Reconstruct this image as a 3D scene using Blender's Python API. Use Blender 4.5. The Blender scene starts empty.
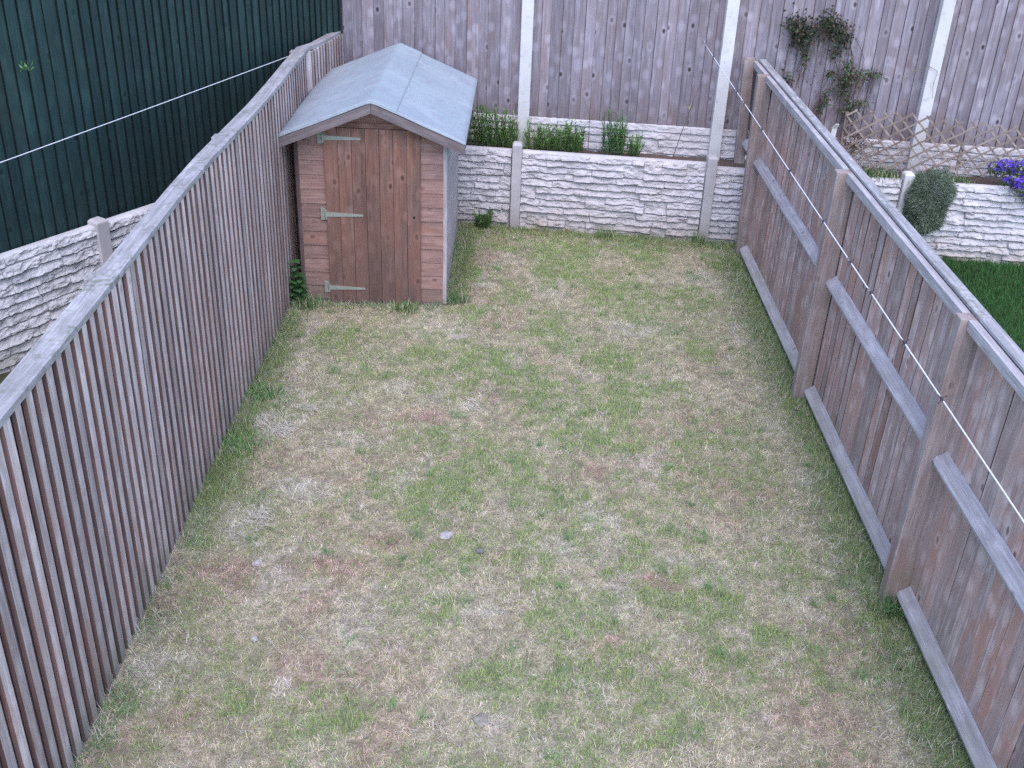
import bpy, math, random
import numpy as np
from mathutils import Vector, Matrix

random.seed(7)
rng = np.random.default_rng(11)
scene = bpy.context.scene
col = scene.collection
PI = math.pi

# ------------------------------------------------------------------ world, light, camera
world = bpy.data.worlds.new("World")
scene.world = world
world.use_nodes = True
wn, wl = world.node_tree.nodes, world.node_tree.links
bg = wn.get("Background") or wn.new("ShaderNodeBackground")
sky = wn.new("ShaderNodeTexSky")
sky.sky_type = 'NISHITA'
sky.sun_disc = False
SUN_EL, SUN_AZ = math.radians(60), math.radians(172)      # azimuth clockwise from +Y
sky.sun_elevation = SUN_EL
sky.sun_rotation = SUN_AZ
sky.air_density = 1.0
sky.dust_density = 1.0
sky.ozone_density = 2.0
wl.new(sky.outputs[0], bg.inputs[0])
bg.inputs[1].default_value = 0.15

sd = bpy.data.lights.new("sun", 'SUN')
sd.energy = 0.75
sd.angle = math.radians(60)
sd.color = (1.0, 0.86, 0.93)
so = bpy.data.objects.new("sun", sd)
col.objects.link(so)
sdir = Vector((math.sin(SUN_AZ) * math.cos(SUN_EL), math.cos(SUN_AZ) * math.cos(SUN_EL), math.sin(SUN_EL)))
so.rotation_euler = sdir.to_track_quat('Z', 'Y').to_euler()

cam_d = bpy.data.cameras.new("camera")
cam = bpy.data.objects.new("camera", cam_d)
col.objects.link(cam)
F_PX = 1072.7
cam_d.sensor_width = 36.0
cam_d.lens = F_PX / 1024 * 36.0
cam_d.clip_start = 0.05
cam_d.clip_end = 500
r_ = Vector((0.99921822, 0.01582846, 0.03622727))
u_ = Vector((-0.03936777, 0.4823778, 0.87507819))
f_ = Vector((0.00362409, 0.87582025, -0.48262382))
M = Matrix((( r_.x, u_.x, -f_.x, 0), (r_.y, u_.y, -f_.y, 0), (r_.z, u_.z, -f_.z, 4.1), (0, 0, 0, 1)))
cam.matrix_world = M
scene.camera = cam
scene.cycles.use_denoising = False
scene.view_settings.view_transform = 'Standard'
scene.view_settings.look = 'None'
scene.view_settings.exposure = 1.55
scene.view_settings.gamma = 1.0
scene.view_settings.use_curve_mapping = False

# ------------------------------------------------------------------ tagging helpers
def tag(o, label=None, cat=None, group=None, kind=None):
    if label: o["label"] = label
    if cat: o["category"] = cat
    if group: o["group"] = group
    if kind: o["kind"] = kind
    return o

def thing(name, loc, label, cat, group=None):
    o = bpy.data.objects.new(name, None)
    o.empty_display_size = 0.2
    col.objects.link(o)
    o.location = loc
    return tag(o, label, cat, group)

def link(name, me, mat=None, parent=None):
    o = bpy.data.objects.new(name, me)
    col.objects.link(o)
    if mat is not None: me.materials.append(mat)
    if parent is not None:
        o.parent = parent
        pl = Vector(parent.location)
        gp = parent.parent
        while gp is not None:
            pl += Vector(gp.location); gp = gp.parent
        me.transform(Matrix.Translation(-pl))            # meshes are written in world metres
    return o

# ------------------------------------------------------------------ mesh helpers
def np_mesh(name, V, loops, sizes, attrs=None, smooth=False):
    me = bpy.data.meshes.new(name)
    V = np.asarray(V, np.float32)
    loops = np.asarray(loops, np.int32); sizes = np.asarray(sizes, np.int32)
    me.vertices.add(len(V)); me.vertices.foreach_set("co", V.ravel())
    me.loops.add(len(loops)); me.loops.foreach_set("vertex_index", loops)
    me.polygons.add(len(sizes))
    starts = np.zeros(len(sizes), np.int32); starts[1:] = np.cumsum(sizes)[:-1]
    me.polygons.foreach_set("loop_start", starts)
    me.polygons.foreach_set("loop_total", sizes)
    me.polygons.foreach_set("use_smooth", np.full(len(sizes), bool(smooth)))
    for k, (typ, arr) in (attrs or {}).items():
        a = me.attributes.new(k, typ, 'POINT')
        arr = np.asarray(arr, np.float32)
        if typ == 'FLOAT_COLOR':
            if arr.shape[1] == 3: arr = np.hstack([arr, np.ones((len(arr), 1), np.float32)])
            a.data.foreach_set("color", arr.ravel())
        elif typ == 'FLOAT_VECTOR': a.data.foreach_set("vector", arr.ravel())
        else: a.data.foreach_set("value", arr.ravel())
    me.update(calc_edges=True)
    me.validate()
    return me

class MB:
    """collects boards, boxes and tubes; grain attribute = (along, across, seed)"""
    def __init__(s): s.V = []; s.F = []; s.G = []; s.M = {}
    def hexa(s, P, G, skip=()):
        b = len(s.V); s.V += [tuple(p) for p in P]; s.G += G
        for i, f in enumerate(((0,3,2,1),(4,5,6,7),(0,1,5,4),(1,2,6,5),(2,3,7,6),(3,0,4,7))):
            if i not in skip: s.F.append(tuple(b + k for k in f))
            if i in (3, 5): s.M[len(s.F) - 1] = 1
    def board(s, a, b, wd, td, w, t, t2=None, seed=None, w2=None, ca=0, cb=0, u0=0.0):
        """from a to b, width w along wd (centred), thickness from 0 to t along td (t2 at the +w side)"""
        a = Vector(a); b = Vector(b); wd = Vector(wd).normalized(); td = Vector(td).normalized()
        if t2 is None: t2 = t
        if w2 is None: w2 = w
        if seed is None: seed = random.random()
        L = (b - a).length; ax = (b - a).normalized()
        P = []; G = []
        for e, (p, l, ww) in enumerate(((a, 0, w), (b, L, w2))):
            for (sw, st, sh) in ((-.5, 0, 0), (.5, 0, 1), (.5, t2, 1), (-.5, t, 0)):
                sk = (ca if e == 0 else cb) * (sw)
                P.append(p + wd * (sw * ww) + td * st + ax * sk)
                G.append((l + u0 + seed * 7.3, sw * ww + st * .8 + seed * 3.1, seed))
        s.hexa(P, G)
    def box(s, lo, hi, seed=None, axis=2):
        lo = Vector(lo); hi = Vector(hi); c = (lo + hi) / 2; d = hi - lo
        a = c.copy(); b = c.copy(); a[axis] = lo[axis]; b[axis] = hi[axis]
        o = [i for i in range(3) if i != axis]
        wd = Vector((0, 0, 0)); td = Vector((0, 0, 0)); wd[o[0]] = 1; td[o[1]] = 1
        a -= td * d[o[1]] / 2; b -= td * d[o[1]] / 2
        s.board(a, b, wd, td, d[o[0]], d[o[1]], seed=seed)
    def prism(s, a, b, sec, seed=None, u0=0.0):
        """extrude a closed 2D section given as world offset vectors from a to b"""
        a = Vector(a); b = Vector(b); n = len(sec); base = len(s.V)
        if seed is None: seed = random.random()
        L = (b - a).length; acc = 0; prev = Vector(sec[0]); accs = []
        for q in sec:
            acc += (Vector(q) - prev).length; accs.append(acc); prev = Vector(q)
        for p, l in ((a, 0), (b, L)):
            for q, ac in zip(sec, accs):
                s.V.append(tuple(p + Vector(q))); s.G.append((l + u0 + seed * 5, ac + seed * 3, seed))
        for i in range(n):
            j = (i + 1) % n
            s.F.append((base + i, base + j, base + n + j, base + n + i))
        s.F.append(tuple(base + i for i in reversed(range(n))))
        s.F.append(tuple(base + n + i for i in range(n)))
    def tube(s, pts, r, n=6, r2=None, seed=None):
        pts = [Vector(p) for p in pts]; base = len(s.V); m = len(pts)
        if r2 is None: r2 = r
        if seed is None: seed = random.random()
        L = 0
        for i, p in enumerate(pts):
            d = (pts[min(i + 1, m - 1)] - pts[max(i - 1, 0)]).normalized()
            up = Vector((0, 0, 1)) if abs(d.z) < .9 else Vector((1, 0, 0))
            x = d.cross(up).normalized(); y = d.cross(x).normalized()
            rr = r + (r2 - r) * i / max(m - 1, 1)
            if i: L += (p - pts[i - 1]).length
            for k in range(n):
                an = 2 * PI * k / n
                s.V.append(tuple(p + x * math.cos(an) * rr + y * math.sin(an) * rr)); s.G.append((L, an * r, seed))
        for i in range(m - 1):
            for k in range(n):
                k2 = (k + 1) % n
                s.F.append((base + i * n + k, base + i * n + k2, base + (i + 1) * n + k2, base + (i + 1) * n + k))
        s.F.append(tuple(base + k for k in reversed(range(n))))
        s.F.append(tuple(base + (m - 1) * n + k for k in range(n)))
    def build(s, name, mat, parent=None, bevel=0, smooth=False, edge=None):
        loops = [i for f in s.F for i in f]; sizes = [len(f) for f in s.F]
        me = np_mesh(name, s.V, loops, sizes, {'gr': ('FLOAT_VECTOR', s.G)}, smooth)
        import bmesh
        bm = bmesh.new(); bm.from_mesh(me); bmesh.ops.recalc_face_normals(bm, faces=bm.faces); bm.to_mesh(me); bm.free()
        o = link(name, me, mat, parent)
        if edge is not None:
            me.materials.append(edge)
            for k in s.M: me.polygons[k].material_index = 1
        if bevel:
            m = o.modifiers.new("bevel", 'BEVEL'); m.width = bevel; m.segments = 2; m.limit_method = 'ANGLE'
        return o

def vnoise(x, y, seed=0):
    x = np.asarray(x, float); y = np.asarray(y, float)
    xi = np.floor(x).astype(np.int64); yi = np.floor(y).astype(np.int64); xf = x - xi; yf = y - yi
    def h(a, b):
        v = np.sin(a * 127.1 + b * 311.7 + seed * 74.7) * 43758.5453
        return v - np.floor(v)
    u = xf * xf * (3 - 2 * xf); v = yf * yf * (3 - 2 * yf)
    return (h(xi, yi) * (1 - u) + h(xi + 1, yi) * u) * (1 - v) + (h(xi, yi + 1) * (1 - u) + h(xi + 1, yi + 1) * u) * v
def fbm(x, y, seed=0, o=4):
    s = 0; a = .5
    for i in range(o):
        s = s + a * vnoise(x, y, seed + i * 13); x = x * 2.03; y = y * 2.03; a *= .5
    return s / (1 - .5 ** o)

# ------------------------------------------------------------------ materials
def new_mat(name, rough=.85, spec=.25):
    m = bpy.data.materials.new(name); m.use_nodes = True
    nt = m.node_tree; b = nt.nodes["Principled BSDF"]
    b.inputs["Roughness"].default_value = rough
    b.inputs["Specular IOR Level"].default_value = spec
    return m, nt, b
def N(nt, t, **kw):
    n = nt.nodes.new(t)
    for k, v in kw.items(): setattr(n, k, v)
    return n
def mixc(nt, fac, a, b, blend='MIX'):
    n = N(nt, "ShaderNodeMix", data_type='RGBA', blend_type=blend)
    for sock, v in ((n.inputs[0], fac), (n.inputs[6], a), (n.inputs[7], b)):
        if isinstance(v, bpy.types.NodeSocket): nt.links.new(v, sock)
        elif isinstance(v, (int, float)): sock.default_value = v
        else: sock.default_value = (*v, 1)
    return n.outputs[2]
def math_(nt, op, a, b=None, clamp=False):
    n = N(nt, "ShaderNodeMath", operation=op); n.use_clamp = clamp
    for i, v in enumerate((a, b)):
        if v is None: continue
        if isinstance(v, bpy.types.NodeSocket): nt.links.new(v, n.inputs[i])
        else: n.inputs[i].default_value = v
    return n.outputs[0]
def ramp(nt, fac, lo, hi, a=0.0, b=1.0):
    n = N(nt, "ShaderNodeMapRange"); n.clamp = True
    nt.links.new(fac, n.inputs[0])
    for i, v in ((1, lo), (2, hi), (3, a), (4, b)): n.inputs[i].default_value = v
    return n.outputs[0]
def noise(nt, vec, scale, detail=4, rough=.55):
    n = N(nt, "ShaderNodeTexNoise"); n.inputs["Scale"].default_value = scale
    n.inputs["Detail"].default_value = detail; n.inputs["Roughness"].default_value = rough
    if vec is not None: nt.links.new(vec, n.inputs["Vector"])
    return n.outputs[0]
def bump(nt, b, h, dist, strength=1.0):
    n = N(nt, "ShaderNodeBump"); n.inputs["Distance"].default_value = dist; n.inputs["Strength"].default_value = strength
    nt.links.new(h, n.inputs["Height"]); nt.links.new(n.outputs[0], b.inputs["Normal"])

def wood(name, light, dark, brown, brownness=.3, knots=.5, stain=None, stain_z=(0, .5), tonevar=.35, bleach=None, grime=None, rough=.85, lift=0.0):
    m, nt, b = new_mat(name, rough)
    at = N(nt, "ShaderNodeAttribute", attribute_name='gr')
    sep = N(nt, "ShaderNodeSeparateXYZ"); nt.links.new(at.outputs["Vector"], sep.inputs[0])
    U, Vv, S = sep.outputs
    def cmb(su, sv, ss):
        c = N(nt, "ShaderNodeCombineXYZ")
        for i, (o, k) in enumerate(((U, su), (Vv, sv), (S, ss))):
            nt.links.new(math_(nt, 'MULTIPLY', o, k), c.inputs[i])
        return c.outputs[0]
    fine = noise(nt, cmb(5, 190, 90), 1, 3, .6)
    mid = noise(nt, cmb(1.6, 38, 70), 1, 4, .6)
    big = noise(nt, cmb(2.0, 9, 40), 1, 4, .6)
    c = mixc(nt, ramp(nt, mid, .38, .62), dark, light)
    bf = math_(nt, 'ADD', ramp(nt, big, .62 - brownness * .5, .86 - brownness * .5), 0)
    bl = noise(nt, cmb(4.5, 13, 21), 1, 3, .55)
    c = mixc(nt, ramp(nt, bl, .36, .64, .42, 0), c, tuple(x * .72 for x in dark))
    # per board tone
    wn_ = N(nt, "ShaderNodeTexWhiteNoise", noise_dimensions='1D'); nt.links.new(S, wn_.inputs["W"])
    wsep = N(nt, "ShaderNodeSeparateColor"); nt.links.new(wn_.outputs["Color"], wsep.inputs[0])
    bf = math_(nt, 'MULTIPLY', bf, ramp(nt, wsep.outputs[0], .1, .9, .35, 1.25), clamp=True)
    c = mixc(nt, bf, c, brown)
    if bleach is not None:                                   # pale weathered scuffs
        sc = noise(nt, cmb(5, 22, 33), 1, 4, .7)
        c = mixc(nt, ramp(nt, sc, .60, .72, 0, .75), c, bleach)
    c = mixc(nt, ramp(nt, fine, .42, .68, 0, .55), c, tuple(x * .55 for x in dark))
    if knots:
        vor = N(nt, "ShaderNodeTexVoronoi", voronoi_dimensions='2D'); vor.inputs["Scale"].default_value = 1
        vor.inputs["Randomness"].default_value = 1
        nt.links.new(cmb(4.6, 7.2, 57), vor.inputs["Vector"])
        k2 = ramp(nt, vor.outputs["Distance"], .12, .30, knots * .45, 0)
        c = mixc(nt, k2, c, tuple(min(1, x * 1.18) for x in light))
        k = ramp(nt, vor.outputs["Distance"], .07, .15, min(1, knots * 1.1), 0)
        sel = N(nt, "ShaderNodeSeparateColor"); nt.links.new(vor.outputs["Color"], sel.inputs[0])
        k = math_(nt, 'MULTIPLY', k, ramp(nt, sel.outputs[0], .62, .95))
        c = mixc(nt, k, c, tuple(x * .28 for x in brown))
    geo = N(nt, "ShaderNodeNewGeometry")
    gs = N(nt, "ShaderNodeSeparateXYZ"); nt.links.new(geo.outputs["Position"], gs.inputs[0])
    if stain is not None:                                    # algae and damp creeping up from the foot
        nz = noise(nt, geo.outputs["Position"], 3.5, 4, .6)
        zz = math_(nt, 'ADD', gs.outputs[2], math_(nt, 'MULTIPLY', math_(nt, 'SUBTRACT', nz, .5), -1.1))
        c = mixc(nt, ramp(nt, zz, stain_z[0], stain_z[1], .75, 0), c, stain)
    if grime is not None:                                    # lichen and grime on flat tops
        nz = noise(nt, geo.outputs["Position"], 26, 4, .65)
        nz2 = noise(nt, geo.outputs["Position"], 5, 2, .5)
        c = mixc(nt, math_(nt, 'MULTIPLY', ramp(nt, nz, .48, .62, 0, .9), ramp(nt, nz2, .35, .65), clamp=True), c, grime)
    tv = ramp(nt, wsep.outputs[1], 0, 1, 1 - tonevar, 1 + tonevar)
    vm = N(nt, "ShaderNodeVectorMath", operation='SCALE'); nt.links.new(c, vm.inputs[0]); nt.links.new(tv, vm.inputs["Scale"])
    nt.links.new(vm.outputs[0], b.inputs["Base Color"])
    bump(nt, b, math_(nt, 'ADD', fine, math_(nt, 'MULTIPLY', mid, .8)), .004, .6)
    return m

W_PALE = wood("silvered_pale", (.66,.59,.565), (.46,.40,.385), (.44,.32,.28), .36, .5, (.13,.15,.09), (-.3,.35), .28, (.70,.67,.70))
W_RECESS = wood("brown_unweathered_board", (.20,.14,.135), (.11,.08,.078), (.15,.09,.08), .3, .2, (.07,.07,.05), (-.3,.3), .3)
W_EDGE = wood("brown_pale_edge", (.27,.175,.165), (.16,.105,.10), (.23,.13,.11), .4, .2, (.09,.09,.06), (-.3,.3), .3)
W_CAP = wood("grey_capping_rail", (.48,.46,.47), (.31,.295,.30), (.27,.23,.20), .1, .3, None, (0,1), .1, (.6,.6,.6), (.16,.17,.12))
W_BOARD = wood("weathered_brown_board", (.62,.51,.485), (.40,.31,.295), (.46,.26,.20), .52, .8, (.22,.21,.14), (-.35,.35), .26, (.56,.51,.50))
W_RAIL = wood("pale_grey_rail", (.56,.525,.54), (.40,.37,.375), (.34,.28,.26), .15, .5, (.25,.24,.16), (-.3,.25), .1, (.6,.58,.58))
W_POST = wood("grey_timber_post", (.49,.405,.385), (.31,.25,.235), (.33,.225,.19), .35, .4, (.19,.18,.11), (-.3,.4), .1, (.38,.35,.35))
W_BACK = wood("silver_grey_featheredge", (.37,.34,.39), (.24,.21,.24), (.25,.185,.185), .34, .95, (.18,.135,.125), (.85,1.45), .24, (.36,.34,.36))
W_GREEN = wood("dark_green_painted_board", (.034,.076,.070), (.022,.050,.050), (.032,.05,.04), .2, .6, None, (0,1), .22, (.03,.056,.052), rough=.7)
W_GREEN_EDGE = wood("dark_green_board_edge", (.010,.018,.018), (.006,.011,.012), (.010,.012,.010), .2, 0, None, (0,1), .2)
W_SHED = wood("pinkish_shiplap", (.42,.27,.235), (.29,.18,.155), (.34,.175,.13), .3, .6, (.2,.16,.13), (-.2,.25), .12, (.42,.29,.27))
W_DOOR = wood("brown_shed_door", (.32,.19,.155), (.175,.105,.085), (.34,.155,.10), .48, .95, (.115,.082,.075), (-.2,1.55), .2, (.34,.25,.21))
W_TRIM = wood("dull_brown_bargeboard", (.25,.205,.21), (.165,.135,.135), (.16,.125,.12), .3, .3, None, (0,1), .1, (.28,.26,.26))
W_LATT = wood("grey_brown_lattice", (.42,.35,.31), (.28,.22,.18), (.22,.15,.11), .3, .1, None, (0,1), .3)
W_TWIG = wood("dry_twig", (.38,.31,.24), (.22,.17,.13), (.17,.11,.07), .3, 0, None, (0,1), .3)

def concrete(name, light, dark, stain, rough=.9, sc=6, strength=.5, foot=None):
    m, nt, b = new_mat(name, rough, .2)
    g = N(nt, "ShaderNodeNewGeometry"); p = g.outputs["Position"]
    n1 = noise(nt, p, sc, 6, .6); n2 = noise(nt, p, sc * 12, 4, .6); n3 = noise(nt, p, 1.7, 3, .5)
    c = mixc(nt, ramp(nt, n1, .35, .65), dark, light)
    c = mixc(nt, ramp(nt, n2, .5, .7, 0, .35), c, dark)
    c = mixc(nt, ramp(nt, n3, .5, .75, 0, .7), c, stain)
    n4 = noise(nt, p, 17, 5, .7)
    c = mixc(nt, ramp(nt, n4, .56, .70, 0, .45), c, tuple(q * .5 for q in dark))
    if foot is not None:
        sp = N(nt, "ShaderNodeSeparateXYZ"); nt.links.new(p, sp.inputs[0])
        zz = math_(nt, 'ADD', sp.outputs[2], math_(nt, 'MULTIPLY', math_(nt, 'SUBTRACT', n1, .5), -.7))
        c = mixc(nt, ramp(nt, zz, -.1, .28, .8, 0), c, foot)
    nt.links.new(c, b.inputs["Base Color"])
    bump(nt, b, n2, .003, strength)
    return m
C_STONE = concrete("pale_rockface_concrete", (.60,.575,.59), (.48,.455,.465), (.52,.465,.45), foot=(.34,.28,.22))
C_STONE_L = concrete("grey_rockface_concrete", (.62,.61,.62), (.48,.475,.48), (.50,.48,.46), foot=(.22,.22,.17))
C_POST = concrete("white_concrete_post", (.66,.65,.65), (.56,.55,.55), (.58,.56,.53), sc=4, strength=.3)
C_POST_L = concrete("grey_concrete_post", (.54,.52,.53), (.43,.41,.415), (.44,.40,.38), sc=4, strength=.3, foot=(.26,.2,.17))

def felt_mat():
    m, nt, b = new_mat("mineral_roof_felt", .95, .15)
    g = N(nt, "ShaderNodeNewGeometry"); p = g.outputs["Position"]
    n1 = noise(nt, p, 2.2, 5, .6); n2 = noise(nt, p, 160, 2, .6); n3 = noise(nt, p, 9, 4, .65)
    c = mixc(nt, ramp(nt, n1, .35, .68), (.285,.335,.365), (.355,.405,.43))
    c = mixc(nt, ramp(nt, n3, .50, .64, 0, .7), c, (.29,.29,.335))
    c = mixc(nt, ramp(nt, n2, .45, .75, 0, .4), c, (.18,.20,.23))
    nt.links.new(c, b.inputs["Base Color"]); bump(nt, b, math_(nt, 'ADD', n2, n3), .004, .5)
    return m
M_FELT = felt_mat()
def plain(name, c1, c2, scale=8, rough=.8, metal=0, spec=.3, bmp=.002):
    m, nt, b = new_mat(name, rough, spec)
    g = N(nt, "ShaderNodeNewGeometry")
    n = noise(nt, g.outputs["Position"], scale, 5, .6)
    nt.links.new(mixc(nt, ramp(nt, n, .3, .7), c1, c2), b.inputs["Base Color"])
    b.inputs["Metallic"].default_value = metal
    bump(nt, b, n, bmp, .6)
    return m
M_HINGE = plain("pale_green_grey_hinge", (.25,.28,.23), (.34,.36,.31), 30, .6)
M_DARK = plain("dark_void", (.012,.012,.013), (.02,.018,.018), 20)
M_ROPE = plain("white_cord", (.62,.62,.66), (.78,.78,.80), 60, .6)
M_WIRE = plain("dark_tie_wire", (.035,.035,.045), (.07,.07,.08), 60, .5)
M_GALV = plain("galvanised_bracket", (.38,.40,.42), (.5,.52,.54), 30, .45, .3)
M_SOIL = plain("dark_bed_soil", (.075,.055,.045), (.15,.115,.095), 45, .95, bmp=.02)
M_EARTH = plain("rough_ground", (.045,.055,.03), (.09,.085,.05), 6, .95, bmp=.03)
M_STONEA = plain("pale_stone", (.26,.25,.24), (.48,.46,.44), 40, .9, bmp=.004)
M_STONEB = plain("dark_stone", (.10,.10,.10), (.22,.215,.21), 40, .9, bmp=.004)
M_STONEC = plain("grey_green_stone", (.19,.175,.14), (.32,.30,.25), 40, .9, bmp=.004)

def colour_attr(name, rough=.8, trans=0.0, bumpy=0):
    m, nt, b = new_mat(name, rough, .2)
    at = N(nt, "ShaderNodeAttribute", attribute_name='col')
    c = at.outputs["Color"]
    if bumpy:
        g = N(nt, "ShaderNodeNewGeometry")
        n = noise(nt, g.outputs["Position"], 70, 5, .7)
        c = mixc(nt, ramp(nt, n, .35, .7, 0, .8), c, (.075,.06,.045))
        bump(nt, b, n, bumpy, .8)
    nt.links.new(c, b.inputs["Base Color"])
    if trans:
        out = nt.nodes["Material Output"]
        t = N(nt, "ShaderNodeBsdfTranslucent"); nt.links.new(c, t.inputs[0])
        mx = N(nt, "ShaderNodeMixShader"); mx.inputs[0].default_value = trans
        nt.links.new(b.outputs[0], mx.inputs[1]); nt.links.new(t.outputs[0], mx.inputs[2])
        nt.links.new(mx.outputs[0], out.inputs[0])
    return m
M_TURF = colour_attr("turf_surface", .95, bumpy=.01)
M_BLADE = colour_attr("grass_blade", .75, .25)
M_LEAF = colour_attr("plant_leaf", .6, .2)

# ------------------------------------------------------------------ geometry lines of the place
def yw(x): return 10.95 - .1 * x            # face of the retaining wall
def yb(x): return 11.36 - .1 * x            # face of the back fence
XL, XR = -1.98, 2.40

# ------------------------------------------------------------------ ground
def grid(x0, x1, y0, y1, step, zf):
    nx = int((x1 - x0) / step) + 1; ny = int((y1 - y0) / step) + 1
    X, Y = np.meshgrid(np.linspace(x0, x1, nx), np.linspace(y0, y1, ny))
    Z = zf(X, Y)
    V = np.stack([X.ravel(), Y.ravel(), Z.ravel()], 1)
    i = np.arange(nx * ny).reshape(ny, nx)
    q = np.stack([i[:-1, :-1], i[:-1, 1:], i[1:, 1:], i[1:, :-1]], -1).reshape(-1, 4)
    return V, q
V, q = grid(-40, 40, -25, 45, 2.5, lambda X, Y: X * 0 - .02)
tag(link("ground", np_mesh("ground", V, q.ravel(), np.full(len(q), 4)), M_EARTH), kind='structure')

GREEN = [(-0.36,5.94,0.23,0.37),(-0.54,5.75,0.16,0.23),(0.17,7.44,0.28,0.34),(-1.44,8.13,0.21,0.27),(0.02,4.20,0.21,0.15),(-0.84,3.95,0.25,0.17),(-1.33,3.99,0.13,0.14),(0.92,7.93,0.21,0.28),(1.25,4.83,0.23,0.18),(1.52,4.59,0.11,0.13),(0.68,6.65,0.37,0.21),(0.48,10.33,0.41,0.34),(1.31,10.42,0.31,0.29),(1.62,8.17,0.13,0.23),(1.67,9.21,0.24,0.28),(2.20,7.30,0.12,0.25),(2.20,5.35,0.10,0.26),(2.15,10.19,0.21,0.33),(-0.41,9.59,0.10,0.30),(0.08,9.05,0.11,0.18),(0.30,8.44,0.18,0.20),(0.31,5.87,0.33,0.18),(-0.83,5.91,0.10,0.12),(-1.82,5.25,0.07,0.08),(0.04,6.21,0.17,0.26),(-0.40,4.77,0.17,0.13),(0.94,4.90,0.18,0.09),(0.53,4.87,0.18,0.09),(0.26,4.68,0.11,0.07),(2.15,4.63,0.11,0.26),(2.2,4.04,0.13,0.18),(0.87,7.25,0.27,0.29),(-0.74,7.87,0.16,0.15),(0.47,9.80,0.30,0.39)]
PINK = [(-1.67,4.92,0.26,0.23),(-1.03,5.10,0.30,0.14),(0.84,5.09,0.24,0.14),(1.64,6.08,0.24,0.22),(-0.65,6.90,0.22,0.15),(-1.93,4.73,0.14,0.17),(-0.22,7.40,0.16,0.13),(0.59,4.46,0.17,0.16),(-1.77,5.96,0.13,0.18),(-0.69,5.32,0.18,0.10),(1.98,4.62,0.23,0.21),(0.59,6.25,0.14,0.15),(1.46,6.99,0.23,0.23),(-1.16,6.79,0.15,0.12)]
PALE = [(-1.63,5.52,0.14,0.27),(-1.35,5.87,0.20,0.14),(-1.74,6.61,0.10,0.20),(-1.54,6.89,0.10,0.12),(-1.85,8.85,0.13,0.22),(-0.28,7.08,0.09,0.09),(-0.69,8.35,0.35,0.16),(0.63,5.66,0.13,0.11),(0.30,5.33,0.19,0.12),(-1.11,4.07,0.05,0.10),(-1.82,4.18,0.10,0.11),(1.14,8.52,0.27,0.16),(-0.11,4.75,0.11,0.07),(0.18,3.77,0.07,0.05),(2.1,6.24,0.14,0.13),(-0.44,8.37,0.09,0.20)]
def blobs(L, x, y, wob):
    s = np.zeros_like(x)
    for (a, b, rx, ry) in L:
        d = ((x - a) / (rx * 1.15)) ** 2 + ((y - b) / (ry * 1.15)) ** 2
        s = np.maximum(s, np.clip(1.25 - d * (.55 + .9 * wob), 0, 1))
    return s
def sstep(v, a, b):
    t = np.clip((v - a) / (b - a), 0, 1); return t * t * (3 - 2 * t)
def patches(x, y):
    """how green, how reddish and how bleached the turf grows at a spot"""
    wob = fbm(x * 6, y * 6, 3)
    g = blobs(GREEN, x, y, wob) * 1.1
    g = np.maximum(g, sstep(fbm(x * 2.3, y * 2.3, 21, 5), .38, .68) * .70 * (.6 + .5 * np.exp(-((x - .4) / 1.3) ** 2)))
    g = g * (.35 + .85 * sstep(fbm(x * 11, y * 11, 5), .35, .6)) * (.55 + .75 * sstep(fbm(x * 28, y * 28, 6, 2), .3, .7))
    edge = np.clip(1 - (x + 1.98) / (.20 + .16 * fbm(y * 2, y * 0, 9)), 0, 1) * sstep(y, 5.2, 6.0) * (1 - sstep(y, 8.3, 8.8))
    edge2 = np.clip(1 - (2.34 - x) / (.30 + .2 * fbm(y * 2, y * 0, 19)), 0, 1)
    back = np.clip(1 - (yw(x) - y) / .5, 0, 1)
    shed = np.exp(-((x + .5) / .12) ** 2) * sstep(y, 8.8, 9.1)
    g = np.maximum.reduce([g, np.clip(edge * 2.2, 0, 1) * (.45 + .5 * sstep(fbm(x * 9, y * 5, 44, 3), .35, .6)), edge2 * .8, back * .8 * (wob > .35), shed * .7])
    p = np.maximum(blobs(PINK, x, y, wob), sstep(fbm(x * 1.9 + 7, y * 1.9, 31, 4), .56, .68) * .6)
    w = np.maximum(blobs(PALE, x, y, wob), sstep(fbm(x * 2.9 + 3, y * 2.9, 41, 4), .55, .7) * .6)
    damp_shade = np.maximum.reduce([np.clip(edge2, 0, 1) * .8, back * .9, shed, np.clip(edge, 0, 1)])  # dark damp edges, with the shadow at the right fence foot painted in
    return np.clip(g, 0, 1), p * (1 - g) * (.35 + .65 * sstep(fbm(x * 13, y * 13, 97, 3), .3, .65)), w * (1 - g) * (.4 + .6 * sstep(fbm(x * 15, y * 15, 98, 3), .3, .65)), damp_shade
def lawn_z(x, y):
    return .004 + .03 * (fbm(x * .9, y * .9, 61, 3) - .5) + .018 * (fbm(x * 5, y * 5, 71, 3) - .5)
def turf_col(x, y, r):
    g, p, w, d = patches(x, y)
    cl = (.76 + .46 * sstep(fbm(x * 26, y * 26, 51, 3), .25, .75))[:, None]
    base = np.array([.585, .515, .37])[None] + (r[:, None] - .5) * .10
    c = base * (1 - p[:, None] * .8) + np.array([.52, .33, .28])[None] * p[:, None] * .8
    c = c * (1 - w[:, None] * .75) + np.array([.76, .71, .62])[None] * w[:, None] * .75
    return c * cl, g, d
V, q = grid(-2.1, 2.5, -1.0, 11.3, .03, lawn_z)
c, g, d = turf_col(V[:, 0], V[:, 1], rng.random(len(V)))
gg = (g * .7)[:, None]
c = c * .78 * (1 - gg) + np.array([.20, .27, .14])[None] * gg
c = c * (1 - .35 * d[:, None]) + np.array([.05, .045, .03])[None] * .35 * d[:, None]  # edge damp and painted fence-foot shadow darken the turf colour
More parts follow.
